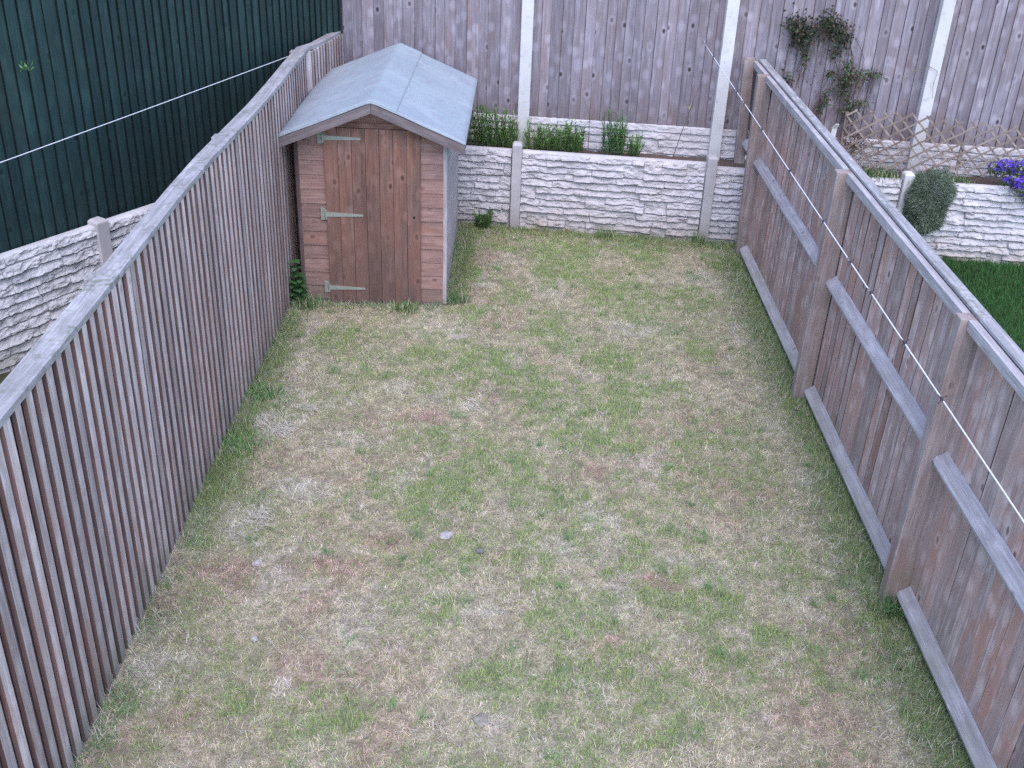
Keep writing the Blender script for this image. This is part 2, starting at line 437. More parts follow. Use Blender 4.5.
lawn = link("lawn", np_mesh("lawn", V, q.ravel(), np.full(len(q), 4), {'col': ('FLOAT_COLOR', c)}, True), M_TURF)
tag(lawn, kind='structure')

# ------------------------------------------------------------------ blades
def blade_mesh(name, P, az, lean, L, Wd, C, mat=None, bend=.5, z0=-.005):
    """P base points, az heading, lean 0 upright..1 flat, L length: two-segment blades"""
    n = len(P)
    dx, dy = np.cos(az), np.sin(az)
    side = np.stack([-dy, dx, np.zeros(n)], 1) * (Wd / 2)[:, None]
    a1 = lean * PI / 2; a2 = np.clip(a1 + bend * (.3 + .7 * lean), 0, PI * .56)
    bend_ = bend
    m = P + np.stack([dx * np.sin(a1), dy * np.sin(a1), np.cos(a1)], 1) * (L * .5)[:, None]
    t = m + np.stack([dx * np.sin(a2), dy * np.sin(a2), np.cos(a2)], 1) * (L * .5)[:, None]
    V = np.stack([P - side, P + side, m + side * .8, m - side * .8, t], 1).reshape(-1, 3)
    b = (np.arange(n) * 5)[:, None]
    loops = np.concatenate([b, b + 1, b + 2, b + 3, b + 3, b + 2, b + 4], 1).ravel()
    sizes = np.tile([4, 3], n)
    return np_mesh(name, V, loops, sizes, {'col': ('FLOAT_COLOR', np.repeat(C, 5, 0))})

n = 400000
x = rng.uniform(-1.99, 2.36, n); y = rng.uniform(2.4, 11.1, n) 
keep = (y < yw(x) + .02) & ~((x > -1.86) & (x < -.62) & (y > 8.95))
x, y = x[keep], y[keep]; n = len(x)
r = rng.random(n)
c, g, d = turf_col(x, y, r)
isg = rng.random(n) < g * .80 + .25
gc = np.array([.30, .475, .165])[None] * (.65 + .7 * rng.random(n))[:, None]
gc = gc * (1 - .55 * d[:, None]) + np.array([.09, .19, .08])[None] * .55 * d[:, None]  # green blades take the same damp and painted shadow
gc[:, 0] += .13 * rng.random(n)
ol = rng.random(n) < .4; gc[ol] = gc[ol] * .55 + np.array([.36, .38, .19])[None] * .45
sc_ = c * (.6 + .85 * rng.random(n))[:, None]
hot = rng.random(n) < .06
sc_[hot] = np.array([.78, .75, .68])[None]
C = np.where(isg[:, None], gc, sc_)
L = np.where(isg, rng.uniform(.014, .034, n) * (1 + .5 * g + .8 * (d > .45)), rng.uniform(.012, .038, n) * (.7 + .8 * fbm(x * 9, y * 9, 88)))
lean = np.where(isg, rng.uniform(.05, .75, n), rng.uniform(.45, 1.0, n))
Wd = np.where(isg, rng.uniform(.0024, .0045, n), rng.uniform(.0018, .0036, n))
P = np.stack([x, y, lawn_z(x, y) - .003 + np.where(isg, 0, .004)], 1)
AZm = rng.uniform(0, 2 * PI, n)
def more(x2, y2, L2, lean2, W2, C2, az2=None):
    global P, AZm, L, lean, Wd, C
    m2 = len(x2); ok = (y2 < yw(x2)) & ~((x2 > -1.86) & (x2 < -.62) & (y2 > 8.9)) & (x2 > -1.99) & (x2 < 2.37)
    if az2 is None: az2 = rng.uniform(0, 2 * PI, m2)
    P = np.concatenate([P, np.stack([x2, y2, lawn_z(x2, y2) + .002], 1)[ok]]); AZm = np.concatenate([AZm, az2[ok]])
    L = np.concatenate([L, L2[ok]]); lean = np.concatenate([lean, lean2[ok]]); Wd = np.concatenate([Wd, W2[ok]]); C = np.concatenate([C, C2[ok]])
# straggling long blades where the mower never reaches, along both fences and the wall
for (xa, ya, xb2, yb2, wdt, m2) in ((-1.95, 2.6, -1.95, 8.7, .07, 5200), (2.26, 2.6, 2.26, 10.4, .10, 6500), (-.5, 10.95, 2.3, 10.68, .07, 2600), (-.56, 8.9, -.56, 10.9, .05, 1500), (-1.85, 8.80, -.6, 8.80, .05, 1100)):
    tt = rng.random(m2); dn = fbm(tt * 40, tt * 0, 5, 2) > .42; tt = tt[dn]; m2 = len(tt)
    x2 = xa + (xb2 - xa) * tt + rng.normal(0, wdt, m2); y2 = ya + (yb2 - ya) * tt + rng.normal(0, wdt, m2)
    gsel = rng.random(m2) < .55
    C2 = np.where(gsel[:, None], np.array([.17, .31, .13])[None], np.array([.56, .51, .42])[None]) * (.6 + .7 * rng.random(m2))[:, None]
    more(x2, y2, rng.uniform(.04, .12, m2), rng.uniform(.3, 1, m2), rng.uniform(.0022, .004, m2), C2)
# small upstanding clumps of uneven height all over the lawn
for k in range(520):
    cx_, cy_ = rng.uniform(-1.9, 2.3), rng.uniform(2.7, 10.8); m2 = int(rng.uniform(14, 40)); rr = rng.uniform(.012, .045)
    gk = rng.random() < .6
    cb_ = np.array([.19, .36, .14]) if gk else np.array([.68, .61, .52])
    more(rng.normal(cx_, rr, m2), rng.normal(cy_, rr, m2), rng.uniform(.03, .075, m2), rng.uniform(.2, .7, m2) if gk else rng.uniform(.6, 1, m2), rng.uniform(.002, .004, m2), cb_[None] * (.65 + .6 * rng.random(m2))[:, None])
n = len(P)
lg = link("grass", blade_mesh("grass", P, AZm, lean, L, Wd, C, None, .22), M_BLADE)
tag(lg, "patchy dry straw and green grass blades over the back garden lawn", "grass", kind='stuff')

# neighbour lawns
V, q = grid(2.45, 9, -1.0, 10.8, .1, lambda X, Y: .004 + .02 * fbm(X, Y, 3))
cc = np.tile([[.022, .048, .015]], (len(V), 1))
tag(link("neighbour_lawn", np_mesh("neighbour_lawn", V, q.ravel(), np.full(len(q), 4), {'col': ('FLOAT_COLOR', cc)}, True), M_TURF), kind='structure')
n = 90000
x = rng.uniform(2.5, 6.5, n); y = rng.uniform(6.8, 10.8, n); k = y < yw(x) + .02; x, y = x[k], y[k]; n = len(x)
v = fbm(x * 3, y * 3, 77)
C = np.array([.042, .125, .034])[None] * (.5 + .5 * rng.random(n) + .9 * v)[:, None]; C[:, 0] += .012 * rng.random(n)
P = np.stack([x, y, np.full(n, .01)], 1)
o = link("lush_grass", blade_mesh("lush_grass", P, rng.uniform(0, 2 * PI, n), rng.uniform(0, .6, n), rng.uniform(.04, .08, n), rng.uniform(.004, .007, n), C, None), M_BLADE)
tag(o, "lush dark green grass in the right hand neighbour's garden", "grass", kind='stuff')
V, q = grid(-9, -2.06, -1.0, 9.6, .1, lambda X, Y: .004 + .03 * fbm(X * 2, Y * 2, 5))
v = fbm(V[:, 0] * 4, V[:, 1] * 4, 15)[:, None]
cc = np.array([[.035, .045, .02]]) * (1 - v) + np.array([[.07, .08, .035]]) * v
tag(link("side_ground", np_mesh("side_ground", V, q.ravel(), np.full(len(q), 4), {'col': ('FLOAT_COLOR', cc)}, True), M_TURF), kind='structure')
n = 30000
x = rng.uniform(-5, -2.1, n); y = rng.uniform(3.5, 9.4, n)
k = (y - 7.32) < (x + 3.97) * 1.594 - .06; x, y = x[k], y[k]; n = len(x)
C = np.array([.05, .075, .03])[None] * (.5 + .9 * rng.random(n))[:, None]
P = np.stack([x, y, np.full(n, .012)], 1)
o = link("mossy_grass", blade_mesh("mossy_grass", P, rng.uniform(0, 2 * PI, n), rng.uniform(.2, .9, n), rng.uniform(.02, .05, n), rng.uniform(.003, .006, n), C, None), M_BLADE)
tag(o, "short mossy grass at the foot of the left neighbour's stone wall", "grass", kind='stuff')

# ------------------------------------------------------------------ rock-faced concrete panels
def rock_panel(name, a, b, z0, z1, mat, parent, depth=.055, seed=0, out=None, step=.0075):
    """panel from plan point a to b, facing `out`; split-stone courses in relief"""
    a = np.array(a, float); b = np.array(b, float); Lx = np.linalg.norm(b - a); ux = (b - a) / Lx
    nrm = np.array([ux[1], -ux[0]])
    if out is not None and np.dot(nrm, out) < 0: nrm = -nrm
    H = z1 - z0
    nx = int(Lx / step) + 1; nz = max(int(H / step) + 1, 8)
    S, T = np.meshgrid(np.linspace(0, Lx, nx), np.linspace(0, H, nz))
    rd = random.Random(seed * 91 + 5)
    # layout of blocks
    rows = max(2, round(H / .073)); rh = H / rows
    Sw = S + .008 * (fbm(S * 14, T * 14, seed) - .5) * 2; Tw = T + .009 * (fbm(S * 7 + 5, T * 3, seed + 3) - .5) * 2
    blocks = []; r = 0
    occupied = [[] for _ in range(rows)]
    for r in range(rows):
        xx = -rd.uniform(0, .2)
        while xx < Lx:
            busy = [o for o in occupied[r] if o[0] <= xx + 1e-6 < o[1]]
            if busy: xx = busy[0][1]; continue
            nxt = min([o[0] for o in occupied[r] if o[0] > xx] + [99])
            w = rd.uniform(.20, .52); tall = 1
            if r < rows - 1 and rd.random() < .10: tall = 2; w = rd.uniform(.13, .24)
            if nxt - xx - w < .09: w = nxt - xx
            w = min(w, nxt - xx)
            if tall == 2: occupied[r + 1].append((xx, xx + w))
            blocks.append((xx, xx + w, r * rh, (r + tall) * rh)); xx += w
    D = np.zeros_like(S)
    for i, (x0, x1, y0, y1) in enumerate(blocks):
        mk = (Sw >= x0) & (Sw < x1) & (Tw >= y0) & (Tw < y1)
        if not mk.any(): continue
        s, t = Sw[mk], Tw[mk]
        tr_ = (t - y0) / (y1 - y0)
        ev = sstep(np.minimum(s - x0, x1 - s), 0, .010)
        pil = sstep(t - y0, 0, .007) * sstep(y1 - t, -.004, .012)
        base = rd.uniform(.72, 1.0) - rd.uniform(.35, .6) * tr_ + (s - (x0 + x1) / 2) * rd.uniform(-.9, .9)
        if y1 - y0 > rh * 1.5:
            ang = rd.uniform(.6, 1.2); base -= np.abs((s - (x0 + x1) / 2) * math.cos(ang) + (t - (y0 + y1) / 2) * math.sin(ang)) * 4
        base += .55 * (fbm(s * 20 + i, t * 34, seed + i) - .5) + .75 * (fbm(s * 8 + i, t * 18, seed + i + 5) - .5)
        base = base * (.72 + .28 * ev)
        D[mk] = pil * np.clip(base, .12, 1.2)
    D[:, 0] = 0; D[:, -1] = 0
    O = D * depth
    X = a[0] + ux[0] * S + nrm[0] * O; Y = a[1] + ux[1] * S + nrm[1] * O; Z = z0 + T
    Vf = np.stack([X.ravel(), Y.ravel(), Z.ravel()], 1)
    i = np.arange(nx * nz).reshape(nz, nx)
    q = np.stack([i[:-1, :-1], i[:-1, 1:], i[1:, 1:], i[1:, :-1]], -1).reshape(-1, 4)
    # back skin and rims
    bk = -nrm * .045
    nb = len(Vf)
    rim = np.concatenate([i[0, :], i[1:, -1], i[-1, -2::-1], i[-2:0:-1, 0]])
    Vb = Vf[rim].copy(); Vb[:, 0] = a[0] + ux[0] * S.ravel()[rim] + bk[0]; Vb[:, 1] = a[1] + ux[1] * S.ravel()[rim] + bk[1]
    m = len(rim); j = np.arange(m); j2 = (j + 1) % m
    side = np.stack([rim[j], nb + j, nb + j2, rim[j2]], 1)
    V = np.concatenate([Vf, Vb])
    loops = np.concatenate([q.ravel(), side.ravel(), nb + j]); sizes = np.concatenate([np.full(len(q) + m, 4), [m]])
    flip = np.cross(np.append(ux, 0), [0, 0, 1])[:2] @ nrm < 0
    me = np_mesh(name, V, loops, sizes)
    if flip: me.flip_normals()
    return link(name, me, mat, parent)

def conc_post(parent, c, z0, z1, w, dpt, mat, out=(0, -1), name='post', cap=.02, lean=(0, 0)):
    """slotted concrete post with a weathered, chamfered head"""
    out = Vector((out[0], out[1], 0)).normalized(); sd_ = Vector((out.y, -out.x, 0))
    m = MB(); c = Vector((c[0], c[1], 0)); b = len(m.V)
    lv = [(z0, 1, 0), (z1 - cap, 1, 1), (z1, .68, 1)]
    for (z, k, t) in lv:
        off = Vector((lean[0], lean[1], 0)) * ((z - z0) / max(z1 - z0, .01))
        for (sx, sy) in ((-.5, -.5), (.5, -.5), (.5, .5), (-.5, .5)):
            p = c + off + sd_ * (sx * w * k) + out * (sy * dpt * k); m.V.append((p.x, p.y, z)); m.G.append((z, sx * w, .5))
    for l in range(2):
        for k in range(4):
            k2 = (k + 1) % 4; m.F.append((b + l * 4 + k, b + l * 4 + k2, b + l * 4 + 4 + k2, b + l * 4 + 4 + k))
    m.F.append((b, b + 3, b + 2, b + 1)); m.F.append((b + 8, b + 9, b + 10, b + 11))
    return m.build(name, mat, parent, bevel=.006)

# retaining wall along the end of the plots
rw = thing("retaining_wall", (0, yw(0), 0), "low pale rock-faced concrete retaining wall below the raised bed at the end of the lawn", "wall")
wx = [-4.0, -2.05, 0.0, 1.995, 3.95, 5.95, 7.9]
for i in range(len(wx) - 1):
    x0, x1 = wx[i] + .05, wx[i + 1] - .05
    zt = .85 if x1 < 3 else .815
    for k in range(3):
        za = -.02 + k * (zt + .02) / 3; zb = za + (zt + .02) / 3 - .004
        rock_panel("panel", (x0, yw(x0)), (x1, yw(x1)), za, zb, C_STONE, rw, seed=i * 7 + k + 1, out=(0, -1))
for x0 in wx:
    conc_post(rw, (x0, yw(x0) - .005), -.05, .93 if x0 < 3 else .90, .102, .12, C_POST_L if x0 < 3 else C_POST)

# soil of the raised bed
V, q = grid(-4.0, 7.8, 0, 1, .04, lambda X, Y: X * 0)
t = V[:, 1].copy(); xx = V[:, 0]
V[:, 1] = yw(xx) + .03 + t * (yb(xx) - yw(xx) - .0)
V[:, 2] = .775 + .03 * (fbm(xx * 6, t * 4, 8) - .3) + .012 * (fbm(xx * 40, t * 18, 4) - .5)
tag(link("soil", np_mesh("soil", V, q.ravel(), np.full(len(q), 4), None, True), M_SOIL), kind='structure')

# ------------------------------------------------------------------ back fence
bf = thing("back_fence", (0, yb(0), .8), "tall silver-grey featheredge fence with white concrete posts running behind the raised bed", "fence")
bx = [-4.2, -2.0, 0.05, 2.07, 4.10, 6.15, 8.2]
for i in range(len(bx) - 1):
    x0, x1 = bx[i] + .045, bx[i + 1] - .045
    rock_panel("gravel_board", (x0, yb(x0)), (x1, yb(x1)), .72, 1.10, C_STONE, bf, seed=60 + i, out=(0, -1), depth=.03)
    m = MB(); xx = x0
    while xx < x1 - .02:
        w = random.uniform(.088, .128)
        if x1 - xx - w < .05: w = x1 - xx
        a = Vector((xx + w / 2, yb(xx + w / 2) + .008 + random.uniform(0, .004), 1.10 + random.uniform(0, .006)))
        dz = 1.88 + random.uniform(-.008, .008)
        m.board(a, a + Vector((random.uniform(-.006, .006), 0, dz)), (1, -.1, 0), (-.1, -1, 0), w - .002, .019, .008)
        xx += w
    for q_ in range(8):
        xa, xb_ = x0 + (x1 - x0) * q_ / 8, x0 + (x1 - x0) * (q_ + 1) / 8
        m.board(((xa + xb_) / 2, yb((xa + xb_) / 2) + .012, 1.10), ((xa + xb_) / 2, yb((xa + xb_) / 2) + .012, 2.97), (1, -.1, 0), (.1, 1, 0), xb_ - xa, .006)
    m.build("board_panel", W_BACK, bf, edge=W_EDGE)
    m = MB()
    for z in (1.35, 2.05, 2.75):
        m.board((x0, yb(x0) + .03, z), (x1, yb(x1) + .03, z), (0, 0, 1), (.1, 1, 0), .08, .05)
    m.build("rail", W_POST, bf)
    m = MB(); m.board((x0, yb(x0) - .02, 2.98), (x1, yb(x1) - .02, 2.98), (0, 1, 0), (0, 0, 1), .07, .02); m.build("cap", W_CAP, bf)
for x0 in bx:
    conc_post(bf, (x0, yb(x0) - .02), .70, 3.02, .122, .12, C_POST, name='post')

# ------------------------------------------------------------------ left neighbour's stone wall and green fence
lwall = thing("side_wall", (-3.4, 8.2, 0), "grey rock-faced concrete wall seen at a slant beyond the left fence, under the green fence", "wall")
lp = np.array([-3.36, 8.16]); ld = np.array([.5316, .847]); lo = np.array([.847, -.5316])
sp = [-5.6, -3.75, -1.87, 0, 1.87, 2.55]
for i in range(len(sp) - 1):
    A = lp + ld * (sp[i] + .05); B = lp + ld * (sp[i + 1] - .05)
    for k in range(3):
        za = -.02 + k * .318
        rock_panel("panel", A, B, za, za + .314, C_STONE_L, lwall, seed=200 + i * 5 + k, out=lo, depth=.05)
for s_ in sp[:-1]:
    c_ = lp + ld * s_
    conc_post(lwall, c_, -.05, .975, .115, .12, C_POST_L, out=lo)
gf = thing("green_fence", (-3.6, 8.3, 0), "tall dark green painted closeboard fence rising behind the left neighbour's stone wall", "fence")
g1 = np.array([-1.865, 11.50]); g0 = lp - lo * .10
def gpt(s):
    return g0 + (ld if s < 0 else gd_) * s
gd = (g1 - g0); gl = np.linalg.norm(gd); gd /= gl; gd_ = gd.copy()
s_ = -5.5; bays = [[-5.5, -3.7], [-3.7, -1.85], [-1.85, 0], [0, 1.9], [1.9, gl]]
for (sa, sb) in bays:
    gd = ld if sa < -.01 else gd_; gn = np.array([gd[1], -gd[0]])
    m = MB(); s_ = sa
    while s_ < sb - .01:
        w = random.uniform(.086, .108)
        if sb - s_ - w < .05: w = sb - s_
        p = gpt(s_ + w / 2)
        a = Vector((p[0], p[1], .0)); tlt = random.uniform(-.006, .006)
        m.board(a, a + Vector((gd[0] * tlt, gd[1] * tlt, 3.0)), (gd[0], gd[1], 0), (gn[0], gn[1], 0), w - .007, .022, .007)
        s_ += w
    for q_ in range(8):
        pa = gpt(sa + (sb - sa) * (q_ + .5) / 8) 
        m.board((pa[0], pa[1], 0), (pa[0], pa[1], 2.98), (gd[0], gd[1], 0), (-gn[0], -gn[1], 0), (sb - sa) / 8, .006)
    m.build("board_panel", W_GREEN, gf, edge=W_GREEN_EDGE)
    m = MB(); A = g0 + gd * sa - gn * .02; B = g0 + gd * sb - gn * .02
    m.board((A[0], A[1], 3.0), (B[0], B[1], 3.0), (gn[0], gn[1], 0), (0, 0, 1), .07, .025); m.build("cap", W_GREEN, gf)
    m = MB(); m.box((A[0] - .05, A[1] + .0, 0), (A[0] + .04, A[1] + .09, 2.98)); m.build("post", W_GREEN, gf)

# ------------------------------------------------------------------ left garden fence (pales over recessed boards)
lf = thing("left_fence", (XL, 6.0, 0), "long brown paled fence with flat grey capping along the left side of the lawn", "fence")
def lpath(s):
    """plan point and top height along the fence, s = distance from Y=0"""
    if s <= 10.28:
        return np.array([XL - .012 * math.sin(s * 1.3), s]), 1.855 + .055 * min(max((s - 3.4) / 3.5, 0), 1) + .006 * math.sin(s * 2.1)
    t = (s - 10.28) / 1.27
    return np.array([XL + .015 + .11 * t, 10.28 + 1.24 * t]), 1.90 - .06 * t
ys = [.2, 2.6, 5.02, 7.44, 10.28, 11.54]
for i in range(len(ys) - 1):
    m = MB(); m2 = MB(); s_ = ys[i] + (.012 if i != 2 else .016)
    s_end = ys[i + 1] - (.012 if i != 1 else .022)
    while s_ < s_end - .03:
        w = random.uniform(.058, .072); p, zt = lpath(s_ + w / 2); p2, _ = lpath(s_ + w)
        d = p2 - p; d /= np.linalg.norm(d); nn = Vector((d[1], -d[0], 0))
        b0 = Vector((p[0], p[1], -.02 + random.uniform(0, .02))) - nn * .022
        tilt = Vector((0, random.uniform(-.006, .006), 0))
        if i == 2 and s_ < ys[i] + .05: tilt.y = .034                # the pale beside the post has pulled away at the top
        if i == 1 and s_ > s_end - .11: tilt.y = -.012
        m.board(b0, Vector((p[0], p[1], zt)) - nn * .022 + tilt, (d[0], d[1], 0), nn, w, .021, .019, w2=w + random.uniform(-.005, .003))
        s_ += .1065
    sb = ys[i] + (.0 if i != 2 else .062)
    while sb < ys[i + 1] - (.01 if i != 1 else .022):
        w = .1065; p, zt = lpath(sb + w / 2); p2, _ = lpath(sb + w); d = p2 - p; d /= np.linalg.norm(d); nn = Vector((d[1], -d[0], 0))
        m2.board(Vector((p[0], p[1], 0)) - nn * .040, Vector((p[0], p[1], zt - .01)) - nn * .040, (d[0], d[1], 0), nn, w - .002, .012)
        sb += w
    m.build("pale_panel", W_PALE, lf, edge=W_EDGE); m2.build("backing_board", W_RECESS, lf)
    m = MB(); n_ = 4
    for k in range(n_):
        sa = ys[i] + (ys[i + 1] - ys[i]) * k / n_; sc2 = ys[i] + (ys[i + 1] - ys[i]) * (k + 1) / n_
        pa, za = lpath(sa); pb, zb = lpath(sc2); d = pb - pa; d /= np.linalg.norm(d); nn = Vector((d[1], -d[0], 0))
        sd0 = .3 + i * .1
        m.board(Vector((pa[0], pa[1], za)) - nn * .055, Vector((pb[0], pb[1], zb)) - nn * .055, nn, (0, 0, 1), .115 if i < 4 else .09, .032, seed=sd0, u0=sa - ys[i])
    m.build("cap", W_CAP, lf)
    m = MB()
    for z in (.3, .95, 1.6):
        pa, _ = lpath(ys[i]); pb, _ = lpath(ys[i + 1])
        m.board((pa[0] - .105, pa[1], z), (pb[0] - .105, pb[1], z), (0, 0, 1), (1, 0, 0), .08, .05)
    m.build("rail", W_POST, lf)
for i, s_ in enumerate(ys[1:]):
    p, zt = lpath(s_); m = MB(); 
    xo = -.125 if i != 1 else -.135
    m.box((p[0] + xo - .05, p[1] - .05, -.05), (p[0] + xo + .03, p[1] + .05, zt - .005 if s_ < 11 else zt - .1)); m.build("post", W_CAP, lf, bevel=.006)

# ------------------------------------------------------------------ right garden fence
rf = thing("right_fence", (XR, 6.0, 0), "brown closeboard fence on the right of the lawn showing its posts and pale rails", "fence")
ry = [.15, 2.55, 4.98, 7.40, 10.37]
def zr(y): return 1.845
LEAN = .03
edges = ry + [11.04]
for i in range(len(edges) - 1):
    m = MB(); y0, y1 = edges[i], edges[i + 1]
    if i == len(edges) - 2: y1 = 10.70
    y_ = y0
    while y_ < y1 - .01:
        w = random.uniform(.105, .15)
        if y1 - y_ - w < .05: w = y1 - y_
        a = Vector((XR - LEAN / 2, y_ + w / 2, .02)); tl = random.uniform(-.012, .012)
        rot = random.uniform(-.05, .05)
        m.board(a, a + Vector((LEAN, tl, 1.80)), (rot, 1, 0), (1, -rot, 0), w - .0035, .008, .018)
        y_ += w
    for q_ in range(6):
        yq = y0 + (y1 - y0) * (q_ + .5) / 6
        m.board((XR - LEAN / 2 + .018, yq, .02), (XR + LEAN / 2 + .018, yq, 1.82), (0, 1, 0), (1, 0, 0), (y1 - y0) / 6, .006)
    m.build("board_panel", W_BOARD, rf, edge=W_EDGE)
    if i == len(edges) - 2:
        m = MB(); y_ = y1
        while y_ < 11.02:
            m.board((XR, y_ + .05, .86), (XR + LEAN / 2, y_ + .05, 1.8), (0, 1, 0), (1, 0, 0), .1, .01); y_ += .1
        m.build("board_panel", W_BOARD, rf)
    ya, yb_ = y0 + .042, (edges[i + 1] - .046)
    # counter rail under the capping
    m = MB(); m.box((XR - .062, y0 + .102, 1.765), (XR - .016, edges[i + 1] + .012, 1.828), axis=1); m.build("top_rail", W_RAIL, rf, bevel=.004)
    m = MB(); m.box((XR - .018, y0 + .003, 1.832), (XR + .052, edges[i + 1] - .003, 1.852), axis=1); m.build("cap", W_CAP, rf, bevel=.004)
    m = MB(); m.box((XR - .012, y0, 1.76), (XR + .03, edges[i + 1], 1.829), axis=1); m.build("cap_batten", W_TRIM, rf)
    # arris rails, triangular in section with a rounded nose
    for z, name in ((.985, "middle_rail"), (.075, "bottom_rail")):
        if i == len(edges) - 2 and z < .5: yb2 = 10.68
        else: yb2 = yb_
        m = MB(); ox = -LEAN / 2 + LEAN * z / 1.8
        nseg = 6; sd0 = random.random()
        for k in range(nseg):
            yA = y0 + .038 + .033 * z; yB = yb2 if yb2 == 10.68 else edges[i + 1] - .047 + .033 * z
            yk0 = yA + (yB - yA) * k / nseg; yk1 = yA + (yB - yA) * (k + 1) / nseg
            sec = [(0, 0, -.048), (-.045, 0, -.026), (-.068, 0, -.010), (-.072, 0, .010), (-.058, 0, .030), (0, 0, .068)]
            zz = z + .004 * math.sin(k * 2 + i)
            m.prism((XR + ox - .001, yk0, z), (XR + ox - .001, yk1, z), [(a_, 0, c_) for a_, _, c_ in sec], seed=sd0, u0=yk0 - ya)
        m.build(name, W_RAIL, rf, bevel=0)
for i, y0 in enumerate(ry):
    m = MB()
    xb = 2.245 if i < 4 else 2.285; xt = 2.30 if i < 4 else 2.262
    if i == 3: xb, xt = 2.235, 2.272
    yl = .06
    zt = 1.828
    m.board((xb + .066, y0 - .045, -.05), (xt + .070, y0 - .045 + yl, zt), (1, 0, 0), (0, 1, 0), .132, .085, w2=.142)
    m.build("post", W_POST, rf, bevel=.006)
m = MB(); m.board((2.335, 11.02, .74), (2.29, 11.02, 1.86), (1, 0, 0), (0, 1, 0), .105, .045); m.build("end_post", W_POST, rf, bevel=.005)

# ------------------------------------------------------------------ shed
SX0, SX1, SY0, SY1 = -1.875, -.60, 8.86, 10.86
shed = thing("shed", ((SX0 + SX1) / 2, SY0, 0), "small apex garden shed of faded red-brown timber with pale blue-grey felt roof", "shed")
AX, AZ, EZ = -1.205, 1.865, 1.545     # ridge x, ridge height, eave height of felt
EL, ER = -1.975, -.435
slopeL = (AZ - EZ) / (AX - EL); slopeR = (AZ - EZ) / (ER - AX)
def roofz(x):
    d_ = math.sqrt((x - AX) ** 2 + .016 ** 2) - .010
    return AZ - d_ * (slopeL if x < AX else slopeR)
DX0, DX1 = -1.63, -.815
fw = MB(); z = .03; bh = .128
while z < 1.78:
    zt = min(z + bh, 9)
    for (a, b) in ((SX0 + .02, DX0 + .01), (DX1 - .01, SX1 - .02)) if z < 1.55 else ((SX0, SX1),):
        zz = min(zt, min(roofz(a), roofz(b)) - .035) if z < 1.55 else min(zt, AZ - .06)
        if z >= 1.55 or zz - z > .02:
            if z >= 1.55:
                zm = min(zt, AZ - .05); half0 = (AZ - .035 - z) / slopeR; half1 = max((AZ - .035 - zm) / slopeR, .01)
                x0a, x1a = max(SX0 + .02, AX - half0), min(SX1 - .02, AX + half0)
                x0b, x1b = max(SX0 + .02, AX - half1), min(SX1 - .02, AX + half1)
                sd0 = random.random(); P = []; G = []
                for (xa, xb2, zq) in ((x0a, x1a, z), (x0b, x1b, zm)):
                    for (px, py) in ((xa, SY0), (xb2, SY0), (xb2, SY0 + .015), (xa, SY0 + .015)):
                        P.append((px, py, zq)); G.append((px + sd0 * 5, zq - z + sd0 * 3, sd0))
                fw.hexa(P, G)
            else:
                zc = (z + zz) / 2; wv = zz - z - .003
                fw.board((a, SY0 + .015, zc), (b, SY0 + .015, zc), (0, 0, 1), (0, -1, 0), wv, .017, .009)
    z += bh
fw.build("front_wall", W_SHED, shed)
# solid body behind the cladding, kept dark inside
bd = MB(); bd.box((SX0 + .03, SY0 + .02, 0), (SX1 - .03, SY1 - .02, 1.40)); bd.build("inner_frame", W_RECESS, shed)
for nm, X, sgn in (("side_wall", SX1, 1), ("side_wall", SX0, -1)):
    m = MB(); z = .02
    while z < 1.44:
        h = min(bh, 1.47 - z)
        m.board((X - sgn * .03, SY0 + .02, z + h / 2), (X - sgn * .03, SY1, z + h / 2), (0, 0, 1), (sgn, 0, 0), h - .003, .026, .018)
        z += bh
    m.build(nm, W_RAIL if sgn > 0 else W_SHED, shed)
m = MB(); z = .02
while z < 1.44:
    m.board((SX0 + .02, SY1 - .02, z + bh / 2), (SX1 - .02, SY1 - .02, z + bh / 2), (0, 0, 1), (0, 1, 0), bh - .003, .02, .012); z += bh
m.build("back_wall", W_SHED, shed)
for X in (SX0, SX1):
    m = MB(); s = 1 if X == SX1 else -1
    m.box((X - .022 if s > 0 else X - .012, SY0 - .004, .02), (X + .012 if s > 0 else X + .022, SY0 + .045, 1.50)); m.build("corner_strip", W_RECESS if X == SX0 else W_RAIL, shed, bevel=.003)
# door
dr = MB(); nb = 7; bw = (DX1 - DX0) / nb
for k in range(nb):
    x0 = DX0 + k * bw
    sd0 = (.11, .17, .12, .62, .68, .55, .83)[k]
    dr.board((x0 + bw / 2, SY0 - .006, .0 + .012 * random.random()), (x0 + bw / 2, SY0 - .006, 1.60), (1, 0, 0), (0, -1, 0), bw - .0025, .018, seed=sd0)
door = dr.build("door", W_DOOR, shed, bevel=.002)
m = MB(); m.box((DX0 - .01, SY0 - .012, 1.604), (DX1 + .02, SY0 + .004, 1.645), axis=0); m.build("door_lintel", W_DOOR, shed)
for k, z in enumerate((1.515, .84, .15)):
    m = MB(); b = 0
    yh = SY0 - .0245
    P = []; G = []
    x0, x1 = DX0 - .012, DX0 + .315
    for (x_, hh) in ((x0, .022), (x1, .009)):
        for (yy, zz) in ((yh, z - hh), (yh, z + hh), (yh - .005, z + hh), (yh - .005, z - hh)):
            P.append((x_, yy, zz)); G.append((x_, zz, .3))
    m.hexa(P, G)
    m.box((DX0 - .052, SY0 - .016, z - .055), (DX0 - .013, SY0 - .009 + .004, z + .055))
    m.tube([(DX0 - .006, SY0 - .03, z - .045), (DX0 - .006, SY0 - .03, z + .045)], .007, 8)
    for xx in (x0 + .07, x0 + .17, x0 + .28): m.tube([(xx, yh - .004, z), (xx, yh - .009, z)], .006, 8)
    m.build("hinge", M_HINGE, door)
